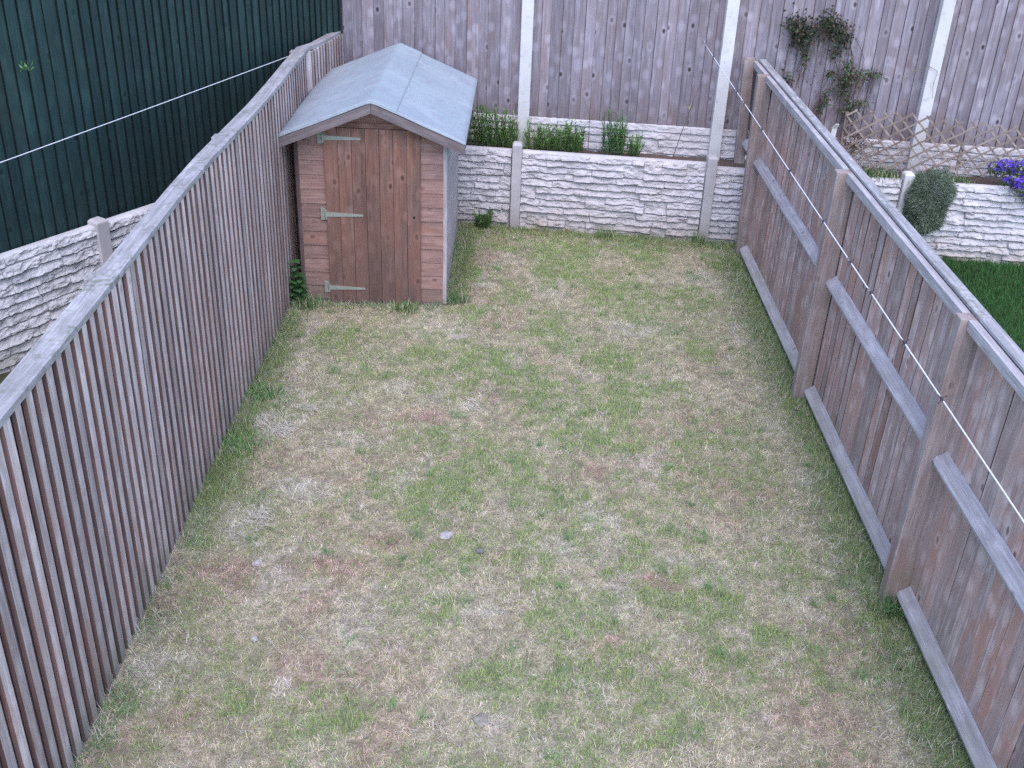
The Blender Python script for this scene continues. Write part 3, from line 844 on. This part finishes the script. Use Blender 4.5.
m = MB(); m.tube([(-.872, SY0 - .0235, .84), (-.872, SY0 - .0262, .84)], .011, 12); m.build("keyhole", M_DARK, door)
# roof: boarded decks, felt and bargeboards
RY0, RY1 = 8.70, 10.98
m = MB()
for (xe, sl) in ((EL + .02, slopeL), (ER - .02, slopeR)):
    n_ = 2
    P = []; G = []
    for yy in (RY0 + .02, RY1 - .02):
        for (x_, dz) in ((AX, -.02), (xe, -.012), (xe, -.030), (AX, -.038)):
            P.append((x_, yy, (roofz(x_)) + dz)); G.append((yy, x_, .4))
    m.hexa(P, G)
m.build("roof_board", W_RECESS, shed)
NX, NY = 36, 60
xs = np.unique(np.concatenate([np.linspace(EL - .006, AX, NX // 2), np.linspace(AX, ER + .006, NX // 2)])); yv = np.linspace(RY0 - .008, RY1 + .008, NY)
X, Y = np.meshgrid(xs, yv)
Z = np.vectorize(roofz)(X) + .006 + .010 * (fbm(X * 3.2, Y * 2.0, 91, 3) - .5) + .004 * (fbm(X * 9, Y * 7, 93, 2) - .5)
seam = AX + .215
# drooped edge
Vt = np.stack([X.ravel(), Y.ravel(), Z.ravel()], 1); i = np.arange(Vt.shape[0]).reshape(X.shape)
q = np.stack([i[:-1, :-1], i[:-1, 1:], i[1:, 1:], i[1:, :-1]], -1).reshape(-1, 4)
rim = np.concatenate([i[0, :], i[1:, -1], i[-1, -2::-1], i[-2:0:-1, 0]])
Vb = Vt[rim].copy(); Vb[:, 2] -= .016
mm = len(rim); j = np.arange(mm); j2 = (j + 1) % mm; nb_ = len(Vt)
side = np.stack([rim[j], nb_ + j, nb_ + j2, rim[j2]], 1)
felt = link("roof_felt", np_mesh("roof_felt", np.concatenate([Vt, Vb]), np.concatenate([q.ravel(), side.ravel()]), np.full(len(q) + mm, 4), None, True), M_FELT, shed)
# lapped strip of felt over the ridge, its edge showing as a seam
xs2 = np.concatenate([np.linspace(EL - .004, AX, 30), np.linspace(AX, seam, 12)[1:]])
X, Y = np.meshgrid(xs2, yv)
wv = .008 * (fbm(Y * 3, X * 0, 17) - .5)
X2 = X + np.where(X == xs2[-1], wv, 0)
def zs(x_, y_): return np.vectorize(roofz)(x_) + .010 * (fbm(x_ * 3.2, y_ * 2.0, 91, 3) - .5) + .004 * (fbm(x_ * 9, y_ * 7, 93, 2) - .5) + .014
Zc = zs(X2, Y)
Vt = np.stack([X2.ravel(), Y.ravel(), Zc.ravel()], 1); i = np.arange(Vt.shape[0]).reshape(X.shape)
q = np.stack([i[:-1, :-1], i[:-1, 1:], i[1:, 1:], i[1:, :-1]], -1).reshape(-1, 4)
rim = np.concatenate([i[0, :], i[1:, -1], i[-1, -2::-1], i[-2:0:-1, 0]])
Vb = Vt[rim].copy(); Vb[:, 2] -= .009; mm = len(rim); j = np.arange(mm); j2 = (j + 1) % mm; nb_ = len(Vt)
side = np.stack([rim[j], nb_ + j, nb_ + j2, rim[j2]], 1)
link("ridge_felt", np_mesh("ridge_felt", np.concatenate([Vt, Vb]), np.concatenate([q.ravel(), side.ravel()]), np.full(len(q) + mm, 4), None, True), M_FELT, shed)
for yy, yd in ((RY0, -1), (RY1, 1)):
    for xe in (EL, ER):
        m = MB(); s = 1 if xe > AX else -1
        P = []; G = []
        y0_, y1_ = (yy - .002, yy + .018) if yd < 0 else (yy - .018, yy + .002)
        for (x_, ) in ((AX + s * .0015,), (xe,)):
            for (y_, z_) in ((y0_, roofz(x_) - .095), (y1_, roofz(x_) - .095), (y1_, roofz(x_) - .013), (y0_, roofz(x_) - .013)):
                P.append((x_, y_, z_)); G.append((abs(x_ - AX) + s, z_ - roofz(x_), .5 + s * .2))
        m.hexa(P, G); m.build("bargeboard", W_TRIM, shed)
for xe, s in ((EL, -1), (ER, 1)):
    m = MB(); m.box((xe - (.018 if s > 0 else 0), RY0 + .02, EZ - .075), (xe + (.0 if s > 0 else .018), RY1 - .02, EZ - .014), axis=1); m.build("eaves_board", W_TRIM, shed)
m = MB(); m.box((SX0 + .01, SY0 + .0, -.02), (SX1 - .01, SY0 + .03, .035), axis=0); m.build("floor_bearer", W_TRIM, shed)

# ------------------------------------------------------------------ plants
def leaves(centres, normals, up, L, Wd, C, fold=.25):
    """lens-shaped folded leaves, six vertices each"""
    n = len(centres)
    nn = normals / np.linalg.norm(normals, axis=1)[:, None]
    up = up - nn * np.sum(up * nn, 1)[:, None]; up /= (np.linalg.norm(up, axis=1)[:, None] + 1e-9)
    sd = np.cross(nn, up)
    L = L[:, None]; W = Wd[:, None]
    b = centres; t = centres + up * L
    m1 = centres + up * L * .45
    V = np.stack([b, m1 + sd * W / 2 + nn * W * fold, t, m1 - sd * W / 2 + nn * W * fold, m1], 1).reshape(-1, 3)
    k = (np.arange(n) * 5)[:, None]
    loops = np.concatenate([k, k + 1, k + 4, k + 4, k + 1, k + 2, k, k + 4, k + 3, k + 4, k + 2, k + 3], 1).ravel()
    return V, loops, np.full(n * 4, 3), np.repeat(C, 5, 0)
def leaf_obj(name, parts, mat, parent=None):
    Vs, Ls, Ss, Cs, o = [], [], [], [], 0
    for V, l, s, c in parts:
        Vs.append(V); Ls.append(l + o); Ss.append(s); Cs.append(c); o += len(V)
    return link(name, np_mesh(name, np.concatenate(Vs), np.concatenate(Ls), np.concatenate(Ss), {'col': ('FLOAT_COLOR', np.concatenate(Cs))}), mat, parent)
def unit(n):
    v = rng.normal(size=(n, 3)); return v / np.linalg.norm(v, axis=1)[:, None]
def jit(c, n, k=.35): return np.array(c)[None] * (1 - k + 2 * k * rng.random(n))[:, None]

def stem_plant(name, label, x, z0, h, spread, ns, col_, group, leafL=.05, leafW=.014, yoff=.2, per=22):
    y = yw(x) + yoff
    t = thing(name, (x, y, z0), label, "plant", group)
    h *= 1.13; col_ = tuple(c_ * 1.5 for c_ in col_)
    sm = MB(); parts = []
    for _ in range(int(ns * 1.05)):
        bx_, by_ = x + random.uniform(-1, 1) * spread * .55, y + random.uniform(-.05, .05)
        hh = h * random.uniform(.5, 1.08); tx, ty = random.uniform(-.4, .4) * spread, random.uniform(-.10, .04)
        pts = [Vector((bx_ + tx * (k / 4) ** 1.4, by_ + ty * k / 4, z0 - .02 + hh * k / 4)) for k in range(5)]
        sm.tube(pts, .004, 5, .0018)
        f = rng.uniform(.12, 1.0, per); 
        C0 = np.array([[bx_, by_, z0 - .01]]) + np.stack([tx * f ** 1.4, ty * f, hh * f], 1)
        az = rng.uniform(0, 2 * PI, per); el = rng.uniform(.2, 1.1, per)
        up = np.stack([np.cos(az) * np.cos(el), np.sin(az) * np.cos(el), np.sin(el)], 1)
        nr = np.stack([-np.cos(az) * np.sin(el), -np.sin(az) * np.sin(el), np.cos(el)], 1)
        parts.append(leaves(C0, nr, up, leafL * (1.25 - .55 * f) * rng.uniform(.7, 1.2, per), np.full(per, leafW), jit(col_, per)))
    sm.build("stem", W_STEM, t)
    leaf_obj("foliage", parts, M_LEAF, t)
    return t
W_STEM = plain("green_stem", (.07,.11,.04), (.12,.14,.06), 30)
W_BARK = plain("brown_stem", (.07,.05,.035), (.15,.11,.08), 40)
gb = "leafy plants growing in the raised bed"
bedp = [(-.50, .42, .20, 30, (.10,.185,.05), "leafy green plant in the raised bed half hidden by the shed roof"),
        (-.28, .42, .20, 34, (.10,.20,.055), "second leafy green plant in the bed to the right of the shed roof"),
        (-.10, .38, .18, 30, (.115,.215,.06), "tall green plant in the bed just left of the first white post"),
        (.18, .30, .17, 30, (.17,.25,.085), "grey-green plant in the bed at the foot of the white post beside the shed"),
        (.38, .28, .18, 32, (.125,.22,.065), "middle leafy plant of the row right of the first white post"),
        (.58, .30, .20, 40, (.10,.20,.05), "bright green bushy plant at the right end of the row beside the shed")]
for (x, h, s, ns, c, lab) in bedp:
    stem_plant("leafy_plant", lab, x, .79, h, s, ns, c, gb)
stem_plant("leafy_plant", "lone upright green plant in the middle of the raised bed", 1.00, .79, .42, .20, 34, (.085,.18,.06), gb, .055, .015)
stem_plant("leafy_plant", "short green plant at the foot of the lone upright plant", 1.22, .79, .24, .14, 18, (.10,.20,.06), gb, .05, .014)
stem_plant("weed", "small leafy weed at the foot of the retaining wall by the shed", -.33, 0, .20, .12, 12, (.085,.16,.045), None, .055, .02, yoff=-.12)
# grassy tufts at the wall foot and on the neighbour's bed
def tuft(name, label, x, y, z, r, h, n, c, cat="grass tuft", group=None, lean=(0, .6)):
    c = tuple(q * (1.7 if z < .5 else 1.2) for q in c)
    P = np.stack([x + rng.normal(0, r * .6, n), y + rng.normal(0, r * .45, n), np.full(n, z)], 1)
    o = link(name, blade_mesh(name, P, rng.uniform(0, 2 * PI, n), rng.uniform(*lean, n), h * rng.uniform(.5, 1.1, n), rng.uniform(.003, .007, n), np.where(rng.random(n)[:, None] < .28, jit((.50,.46,.34), n), jit(c, n, .5))), M_BLADE)
    return tag(o, label, cat, group)
tuft("grass_tuft", "grassy tuft on the neighbour's bed between the fence and the white post", 3.68, 10.72, .79, .22, .12, 900, (.06,.15,.035))
tuft("grass_tuft", "low green tuft on the neighbour's bed right of the dark bush", 4.48, 10.62, .79, .10, .09, 600, (.075,.15,.05))
tuft("grass_tuft", "green tuft at the foot of the wall near the lone bed plant", .98, 10.72, 0, .09, .16, 150, (.07,.14,.04))
tuft("grass_tuft", "grass tuft beside the second post of the retaining wall", 1.93, 10.66, 0, .05, .20, 90, (.09,.18,.045))
tuft("grass_tuft", "dark tuft of grass at the foot of the nearest fence post", 2.30, 4.86, 0, .09, .13, 260, (.06,.13,.04))
tuft("grass_tuft", "grass tuft in the corner between shed door and left fence", -1.83, 8.72, 0, .10, .14, 350, (.085,.15,.05))
tuft("grass_tuft", "tuft of grass growing up in front of the shed door", -.95, 8.74, 0, .10, .11, 260, (.09,.17,.05))
tuft("grass_tuft", "long grass at the front right corner of the shed", -.50, 8.95, 0, .09, .13, 260, (.07,.15,.045))
tuft("grass_tuft", "rank green tuft half way along the foot of the left fence", -1.88, 7.1, 0, .14, .09, 520, (.09,.20,.06))
tuft("grass_tuft", "rank green tuft at the left fence nearest the pale hay", -1.86, 6.35, 0, .14, .09, 520, (.09,.20,.06))

# nettle by the shed
t = thing("nettle", (-1.92, 8.80, 0), "dark green broad-leaved nettle in the gap between left fence and shed", "plant")
m = MB(); parts = []
for (bx_, by_, hh) in ((-1.92, 8.80, .42), (-1.88, 8.77, .30), (-1.95, 8.76, .24)):
    m.tube([(bx_, by_, 0), (bx_ + .01, by_ - .02, hh * .5), (bx_, by_ - .03, hh)], .004, 5, .002)
    for lv in range(6):
        f = .25 + .75 * lv / 5
        for k in range(4):
            az = k * PI / 2 + lv * .8; up = np.array([[math.cos(az), math.sin(az), -.15]]); nr = np.array([[.15 * math.cos(az), .15 * math.sin(az), 1.]])
            parts.append(leaves(np.array([[bx_, by_ - .03 * f, hh * f]]), nr, up, np.array([.085 * (1.2 - .4 * f)]), np.array([.055]), jit((.06,.15,.05), 1, .3), .1))
m.build("stem", W_STEM, t); leaf_obj("foliage", parts, M_LEAF, t)

# thin bare stalks in the bed
t = thing("dry_stalk", (1.62, yw(1.62) + .12, .8), "thin leaning dry stalk with pale seed heads in the raised bed", "plant")
m = MB(); y0 = yw(1.62) + .10
m.tube([(1.60, y0, .80), (1.68, y0 + .05, 1.1), (1.76, y0 + .08, 1.38), (1.83, y0 + .1, 1.62)], .0045, 5, .002)
m.tube([(1.745, y0 + .08, 1.33), (1.70, y0 + .08, 1.38), (1.69, y0 + .08, 1.43)], .002, 4); m.build("stem", W_BARK, t)
cc_ = np.array([[1.745, y0 + .08, 1.36]]) + rng.normal(0, .008, (16, 3))
leaf_obj("seed_head", [leaves(cc_, unit(16), unit(16), np.full(16, .035), np.full(16, .015), jit((.36,.33,.20), 16))], M_LEAF, t)
t = thing("dry_stalk", (.74, yw(.74) + .15, .8), "upright bare stalk in the raised bed left of the lone plant", "plant")
m = MB(); y0 = yw(.74) + .15
m.tube([(.74, y0, .80), (.735, y0, 1.05), (.73, y0 + .02, 1.38)], .004, 5, .002)
m.tube([(.735, y0, 1.2), (.69, y0, 1.32), (.66, y0, 1.36)], .002, 4, .001); m.tube([(.735, y0, 1.15), (.78, y0, 1.28)], .002, 4, .001); m.build("stem", W_BARK, t)

# climber on the back fence
CL = [(2.69,2.20,.11,.09),(2.80,2.13,.12,.09),(2.76,2.04,.09,.08),(2.98,2.24,.10,.08),(3.08,2.17,.12,.08),(3.18,2.10,.09,.08),(3.14,1.95,.05,.05),(3.27,1.81,.07,.05),(3.36,1.74,.09,.05),(3.27,1.68,.08,.07),(3.25,1.59,.07,.05),(3.57,1.77,.05,.02),(3.47,1.76,.05,.03),(3.37,1.44,.07,.04),(3.48,1.48,.05,.03),(3.10,1.50,.04,.06),(3.06,1.40,.03,.04),(2.71,1.66,.04,.05),(2.84,1.87,.04,.10),(3.33,1.38,.05,.04),(3.12,1.75,.05,.04)]
t = thing("climbing_shrub", (3.3, yb(3.3) - .08, .8), "dark straggly climbing shrub trained against the back fence above the lattice", "plant")
m = MB()
def onf(L, off=.05): return [Vector((x_, yb(x_) - off - .015 * math.sin(i * 2.3), z_)) for i, (x_, z_) in enumerate(L)]
m.tube(onf([(3.36,.80),(3.36,.99),(3.33,1.30),(3.34,1.60),(3.30,1.90),(3.24,2.09),(3.13,2.25),(3.00,2.37),(2.87,2.25),(2.74,2.15),(2.67,2.00),(2.66,1.76),(2.66,1.5)]), .008, 6, .003)
m.tube(onf([(3.34,.80),(3.34,1.3),(3.22,1.7),(3.1,1.95),(3.0,2.15),(2.8,2.16),(2.6,2.2)]), .006, 5, .002)
m.tube(onf([(3.33,1.35),(3.40,1.70),(3.42,1.9),(3.35,2.02),(3.2,2.2)]), .005, 5, .002)
m.tube(onf([(3.30,.80),(3.05,1.36),(3.01,1.52),(3.11,1.59),(3.22,1.63)]), .004, 5, .002)
m.tube(onf([(3.34,1.7),(3.45,1.77),(3.60,1.78),(3.68,1.76)]), .003, 5, .001)
for k in range(190):
    cx_, cz_, rx, rz = CL[k % len(CL)]
    a = (cx_ + random.uniform(-rx, rx), cz_ + random.uniform(-rz, rz)); 
    b_ = (a[0] + random.uniform(-.1, .1), a[1] - random.uniform(.05, .35))
    m.tube(onf([a, ((a[0] + b_[0]) / 2 + random.uniform(-.03, .03), (a[1] + b_[1]) / 2), b_], random.uniform(.02, .09)), .0028, 4, .0013)
m.build("stem", W_BARK, t)
parts = []
for i, (cx_, cz_, rx, rz) in enumerate(CL):
    n = int(17000 * rx * rz) + 8 if i < 6 else int(10000 * rx * rz) + 12
    xx = rng.normal(cx_, rx * .55, n); zz = rng.normal(cz_, rz * .6, n); yy = yb(xx) - .03 - np.abs(rng.normal(0, .06, n))
    nr = unit(n); nr[:, 1] -= .8
    c_ = (.05,.07,.04) if i < 6 else (.08,.13,.06)
    parts.append(leaves(np.stack([xx, yy, zz], 1), nr, unit(n), rng.uniform(.025, .055, n), rng.uniform(.014, .028, n), np.where(rng.random(n)[:, None] < .28, jit((.12,.08,.055), n, .4), jit(c_, n, .6))))
n = 60; xx = rng.uniform(2.6, 3.35, n); zz = rng.uniform(1.5, 2.2, n)
parts.append(leaves(np.stack([xx, yb(xx) - .05, zz], 1), unit(n), unit(n), np.full(n, .03), np.full(n, .015), jit((.10,.08,.055), n)))
leaf_obj("foliage", parts, M_LEAF, t)
t = thing("dry_tendril", (3.95, yb(3.95) - .09, 1.8), "pale dry tendril hanging beside the right hand white post", "plant")
m = MB(); m.tube([(x_, yb(x_) - .10, z_) for x_, z_ in [(3.82,1.62),(3.80,1.77),(3.86,1.81),(3.98,1.86),(4.04,1.88),(4.12,1.84),(4.11,1.70),(4.13,1.57)]], .004, 5, .002)
m.tube([(x_, yb(x_) - .10, z_) for x_, z_ in [(3.80,1.77),(3.84,1.74),(3.82,1.68)]], .003, 5, .001); m.build("stem", W_TWIG, t)

# brush at the corner of the neighbour's bed
t = thing("dead_brush", (3.35, 10.8, .8), "tangle of dead brown twigs behind the right fence at the end of the lattice", "plant")
m = MB()
for k in range(70):
    bx_, by_ = 3.30 + random.uniform(-.12, .2), yw(3.3) + random.uniform(.1, .35)
    a = Vector((bx_, by_, .8 + random.uniform(0, .3))); d = Vector((random.uniform(-.25, .4), random.uniform(-.1, .1), random.uniform(-.1, .3)))
    m.tube([a, a + d * .5 + Vector((0, 0, .04)), a + d], .0035, 4, .0012)
m.build("twig", W_TWIG, t)
n = 260; P = np.stack([rng.normal(3.42, .10, n), rng.normal(yw(3.4) + .2, .06, n), rng.normal(1.08, .09, n)], 1)
leaf_obj("foliage", [leaves(P, unit(n), unit(n), rng.uniform(.02, .045, n), np.full(n, .016), jit((.13,.06,.045), n, .4))], M_LEAF, t)
m = MB(); m.board((3.17, 10.80, .8), (3.19, 10.80, 1.25), (1, 0, 0), (0, -1, 0), .05, .03); m.board((3.19, 10.80, 1.25), (3.205, 10.77, 1.30), (1, 0, 0), (0, -1, 0), .05, .03, w2=.035)
tag(m.build("marker_stake", C_POST, None), "short pale grey stake showing over the right fence beside the dead brush", "stake")

# lattice
tr = thing("lattice_trellis", (4.6, yw(4.6) + .12, .8), "low expanding timber lattice standing on the neighbour's raised bed", "trellis")
m = MB()
X0, X1 = 3.27, 6.4
def ylat(x_): return yw(x_) + .13
def zlo(x_): return .86 + .02 * math.sin(x_ * 3)
def zhi(x_): return 1.44 + .03 * math.sin(x_ * 2.2) - .03 * (x_ - 3.3) * .3
def slat(x0, ang, off):
    # line from bottom going up with slope; clip to band
    dx = math.cos(ang); dz = math.sin(ang); L_ = .62 / abs(dz)
    pts = []
    for k in range(41):
        s = L_ * k / 40; x_ = x0 + dx * s; z_ = (.85 + dz * s) if dz > 0 else (1.47 + dz * s)
        if X0 <= x_ <= X1 and zlo(x_) <= z_ <= zhi(x_): pts.append((x_, z_))
    if len(pts) < 3: return
    a, b_ = pts[0], pts[-1]
    A = Vector((a[0], ylat(a[0]) + off, a[1])); B = Vector((b_[0], ylat(b_[0]) + off, b_[1])); d = (B - A).normalized()
    m.board(A, B, d.cross(Vector((0, 1, 0))), (0, -1, 0), .017, .008)
x_ = X0 - 1.2
while x_ < X1:
    slat(x_ + random.uniform(-.008, .008), math.radians(33), 0); x_ += .185
x_ = X0 - .6
while x_ < X1:
    slat(x_ + random.uniform(-.008, .008), math.radians(-46), .012); x_ += .135
m.build("lattice", W_LATT, tr)
for xs_ in (3.29, 4.47, 5.7):
    m = MB(); m.box((xs_ - .016, ylat(xs_) + .022, .75), (xs_ + .016, ylat(xs_) + .048, 1.17 if xs_ > 4 else 1.42)); m.build("stake", W_LATT, tr)

# dense bush hanging over the wall
def over_wall(x_): return yw(x_) - .12
bs = thing("trailing_bush", (4.12, over_wall(4.12), .62), "dense dark grey-green bush hanging over the neighbour's retaining wall beside the post", "shrub")
n = 24000
dvec = unit(n); rad = rng.uniform(.55, 1.0, n) ** .5
lump = 1 + .40 * (fbm(dvec[:, 0] * 3 + 5, dvec[:, 2] * 3 + 5, 3) - .5) * 2
P = np.array([[4.155, over_wall(4.13) + .02, .625]]) + np.sign(dvec) * np.abs(dvec) ** .85 * np.array([[.195, .22, .30]]) * (rad * lump)[:, None]
sh = (P[:, 2] - .635) / .335
P[:, 0] += sh * .035 - .12 * np.clip(-sh, 0, 1) * (P[:, 0] - 4.13) 
_k = (P[:, 1] < yw(P[:, 0]) - .01) | (P[:, 2] > .87); P = P[_k]; dvec = dvec[_k]; n = len(P)
C = jit((.17,.22,.15), n, .6) 
up = dvec + np.array([[0, 0, -.1]]) + unit(n) * .5
leaf_obj("foliage", [leaves(P, unit(n), up, rng.uniform(.018, .050, n), np.full(n, .0055), C)], M_LEAF, bs)
m = MB()
for k in range(24):
    a = Vector((4.13 + random.uniform(-.05, .05), yw(4.13) + .06, .80)); b_ = Vector((4.13 + random.uniform(-.15, .15), yw(4.13) - .12 + random.uniform(-.05, .05), random.uniform(.42, .85)))
    m.tube([a, (a + b_) / 2 + Vector((0, -.02, .06)), b_], .004, 5, .002)
m.build("stem", W_BARK, bs)

# purple flowers spilling over the wall
pf = thing("purple_flowers", (4.85, yw(4.85) - .05, .85), "mound of violet blue flowers spilling over the top of the neighbour's wall", "flowers")
PC = [(4.57,1.00,.10),(4.69,1.02,.13),(4.84,1.02,.15),(4.83,.89,.14),(4.96,.78,.11),(4.73,.94,.09),(5.05,.95,.15),(5.2,.88,.15),(4.62,.93,.06)]
parts = []; fl = []; cen = []
for (cx_, cz_, rr) in PC:
    cx_ = 4.90 + (cx_ - 4.85) * .85; cx_ += .15; cz_ -= .02; rr *= .78
    n = int(26000 * rr * rr) + 20; dv = unit(n)
    P = np.array([[cx_, yw(cx_) + (.10 if cz_ > .95 else -.07), cz_ - .03]]) + dv * rr * rng.uniform(.5, 1, n)[:, None] * np.array([[1, .8, .85]])
    parts.append(leaves(P, dv + unit(n) * .5, unit(n), rng.uniform(.018, .03, n), np.full(n, .013), jit((.07,.13,.05), n, .4)))
    nf = int(2600 * rr * rr) + 5; dv = unit(nf); dv[:, 1] = -np.abs(dv[:, 1]); dv[:, 2] = np.where(rng.random(nf) < .7, np.abs(dv[:, 2]), dv[:, 2])
    F = np.array([[cx_, yw(cx_) + (.10 if cz_ > .95 else -.07), cz_ - .02]]) + dv * rr * np.array([[1.02, .84, .9]])
    for f_, dd in zip(F, dv):
        nr = dd + rng.normal(0, .3, 3); nr /= np.linalg.norm(nr); t1 = np.cross(nr, [0, 0, 1.]); t1 /= np.linalg.norm(t1); t2 = np.cross(nr, t1)
        a0 = random.uniform(0, 6); ang = a0 + np.arange(5) * 2 * PI / 5
        up = np.cos(ang)[:, None] * t1 + np.sin(ang)[:, None] * t2
        cshade = np.array([.12, .06, .50]) * random.uniform(.6, 1.15)
        fl.append(leaves(np.tile(f_ + nr * .006, (5, 1)), np.tile(nr, (5, 1)), up, np.full(5, .019), np.full(5, .017), np.tile(cshade, (5, 1)), .05))
leaf_obj("foliage", parts, M_LEAF, pf); leaf_obj("blossom", fl, M_LEAF, pf)

# sprig growing through the green fence
SPRIG = (-3.63, 7.87, 2.20)
SPX, SPY, SPZ = SPRIG
t = thing("leafy_sprig", SPRIG, "tiny green sprig poking through the dark green fence at the left edge", "plant")
m = MB(); m.tube([(SPX, SPY, SPZ), (SPX + .05, SPY - .03, SPZ + .03), (SPX + .07, SPY - .04, SPZ + .08)], .003, 5, .0015); m.build("stem", W_STEM, t)
n = 16; P_ = np.array([[SPX + .05, SPY - .03, SPZ + .03]]) + rng.normal(0, .02, (n, 3))
leaf_obj("foliage", [leaves(P_, unit(n), unit(n), rng.uniform(.03, .05, n), np.full(n, .018), jit((.11,.22,.08), n))], M_LEAF, t)

# ------------------------------------------------------------------ washing lines
wlr = thing("washing_line", (1.83, 11.1, 1.97), "white washing line with dark wire ties running down the right side of the lawn", "washing line")
A = Vector((1.83, 11.11, 1.97)); B = Vector((1.79, .6, 1.955))
pts = [A.lerp(B, k / 24) + Vector((0, 0, -.03 * 4 * (k / 24) * (1 - k / 24) * 0)) for k in range(25)]
m = MB(); m.tube(pts, .0031, 8); m.build("cord", M_ROPE, wlr, smooth=True)
for yk in (10.45, 9.10, 8.72, 7.95, 6.95, 6.0, 5.38, 4.98, 4.42, 3.9):
    tt = (11.11 - yk) / (11.11 - .6); p = A.lerp(B, tt); m = MB()
    m.tube([p + Vector((0, -.02, 0)), p + Vector((0, .013, 0))], .0055, 8)
    q_ = random.uniform(-.02, .02)
    m.tube([p + Vector((-.018, .01, .016 + q_ * .3)), p + Vector((0, 0, .006)), p + Vector((.016, -.008, .022))], .0022, 5)
    m.tube([p + Vector((-.01, 0, -.026)), p + Vector((0, .006, -.005))], .0022, 5); m.build("wire_tie", M_WIRE, wlr)
m = MB(); m.tube([(1.83, 11.19, 1.985), (1.83, 11.11, 1.985), (1.832, 11.09, 1.975), (1.83, 11.10, 1.96)], .005, 8); m.build("hook", M_GALV, wlr)
wll = thing("washing_line", (-2.04, 10.15, 1.86), "white washing line crossing the left neighbour's garden to the fence top", "washing line")
A = Vector((-2.03, 10.2, 1.925)); B = Vector((-5.2, 2.55, 1.765))
pts = [A.lerp(B, k / 24) + Vector((0, 0, -.02 * 4 * (k / 24) * (1 - k / 24))) for k in range(25)]
m = MB(); m.tube(pts, .0032, 8); m.build("cord", M_ROPE, wll, smooth=True)
m = MB(); m.tube([A + Vector((.03, .02, -.02)), A + Vector((.0, .01, .01)), A + Vector((-.02, -.03, 0))], .006, 8); m.build("knot", M_ROPE, wll)

# ------------------------------------------------------------------ bits lying on the lawn
def pebble(name, label, x, y, r, mat, group=None, flat=.6):
    import bmesh
    bm = bmesh.new(); bmesh.ops.create_icosphere(bm, subdivisions=3, radius=1)
    s0 = random.random() * 50
    for v in bm.verts:
        k = 1 + .9 * (float(fbm(v.co.x * 1.6 + s0, v.co.y * 1.6 + v.co.z * 1.3, 7, 2)) - .5)
        v.co = Vector((v.co.x * r * k * 1.15, v.co.y * r * k, v.co.z * r * k * flat))
    me = bpy.data.meshes.new(name); bm.to_mesh(me); bm.free()
    o = link(name, me, mat); o.location = (x, y, float(lawn_z(np.array([x]), np.array([y]))[0]) + r * flat * .3 + .004)
    o.rotation_euler.z = random.uniform(0, 6)
    return tag(o, label, "stone", group)
gs_ = "stones lying on the lawn"
pebble("stone", "pale chunky stone on the middle of the lawn beside a smaller dark one", -.35, 5.40, .032, M_STONEA, gs_)
pebble("stone", "small dark stone on the middle of the lawn", -.135, 5.27, .022, M_STONEB, gs_)
pebble("stone", "pale rounded stone in the reddish patch near the left fence", -1.46, 5.08, .024, M_STONEA, gs_, .8)
pebble("stone", "flat grey-green stone at the bottom of the photograph", -.07, 3.90, .036, M_STONEC, gs_, .45)
pebble("stone", "small pale stone on the lower left of the lawn", -1.33, 4.43, .017, M_STONEA, gs_, .8)
pebble("stone", "tiny pale pebble below the centre of the lawn", .01, 4.72, .012, M_STONEA, gs_)
TW = [((1.92,5.01),(1.91,4.82),"longest dry twig on the lawn by the nearest right hand post"),
      ((1.95,4.68),(1.94,4.57),"short dry twig below the longest one near the right fence"),
      ((1.74,4.34),(1.78,4.19),"dry twig on its own at the lower right of the lawn"),
      ((-.36,7.12),(-.20,6.94),"pale twig lying on the upper middle of the lawn"),
      ((-1.34,3.85),(-1.28,3.72),"pale twig lying at the lower left of the lawn")]
for (a, b_, lab) in TW:
    m = MB(); za = .045; A = Vector((*a, za)); B = Vector((*b_, za)); mid_ = (A + B) / 2 + Vector((.01, .008, .008))
    m.tube([A, mid_, B], .0035, 5, .002); m.tube([mid_, mid_ + Vector((.035, .02, .008))], .002, 4, .001)
    tag(m.build("twig", W_TWIG, None), lab, "twig", "dry twigs on the lawn")
def hay(label, x, y, rx, ry, n, ang=None):
    P = np.stack([rng.normal(x, rx * .5, n), rng.normal(y, ry * .5, n), rng.uniform(.008, .03, n)], 1)
    az = rng.uniform(0, 2 * PI, n) if ang is None else rng.normal(ang, .5, n)
    o = link("hay_wisp", blade_mesh("hay_wisp", P, az, rng.uniform(.85, 1.0, n), rng.uniform(.035, .09, n), rng.uniform(.0022, .0042, n), jit((.66,.61,.52), n, .35), None, .35), M_BLADE)
    return tag(o, label, "dry grass", "wisps of pale dry grass on the lawn")
hay("wisp of pale dry grass arching away from the left fence", -1.76, 6.70, .08, .12, 260, 2.3)
hay("fluffy grey-white wisp of dry grass beside the green edge at the left fence", -1.62, 6.58, .09, .10, 380)
hay("small pale wisp of dry grass farthest up the left side of the lawn", -1.52, 6.92, .09, .05, 220, -.3)
hay("thin pale wisp of dry grass in the upper middle of the lawn", -.25, 7.02, .05, .06, 90, 2.2)
hay("pale flat wisp of dry grass near the lower left stone", -1.55, 5.55, .08, .11, 200)
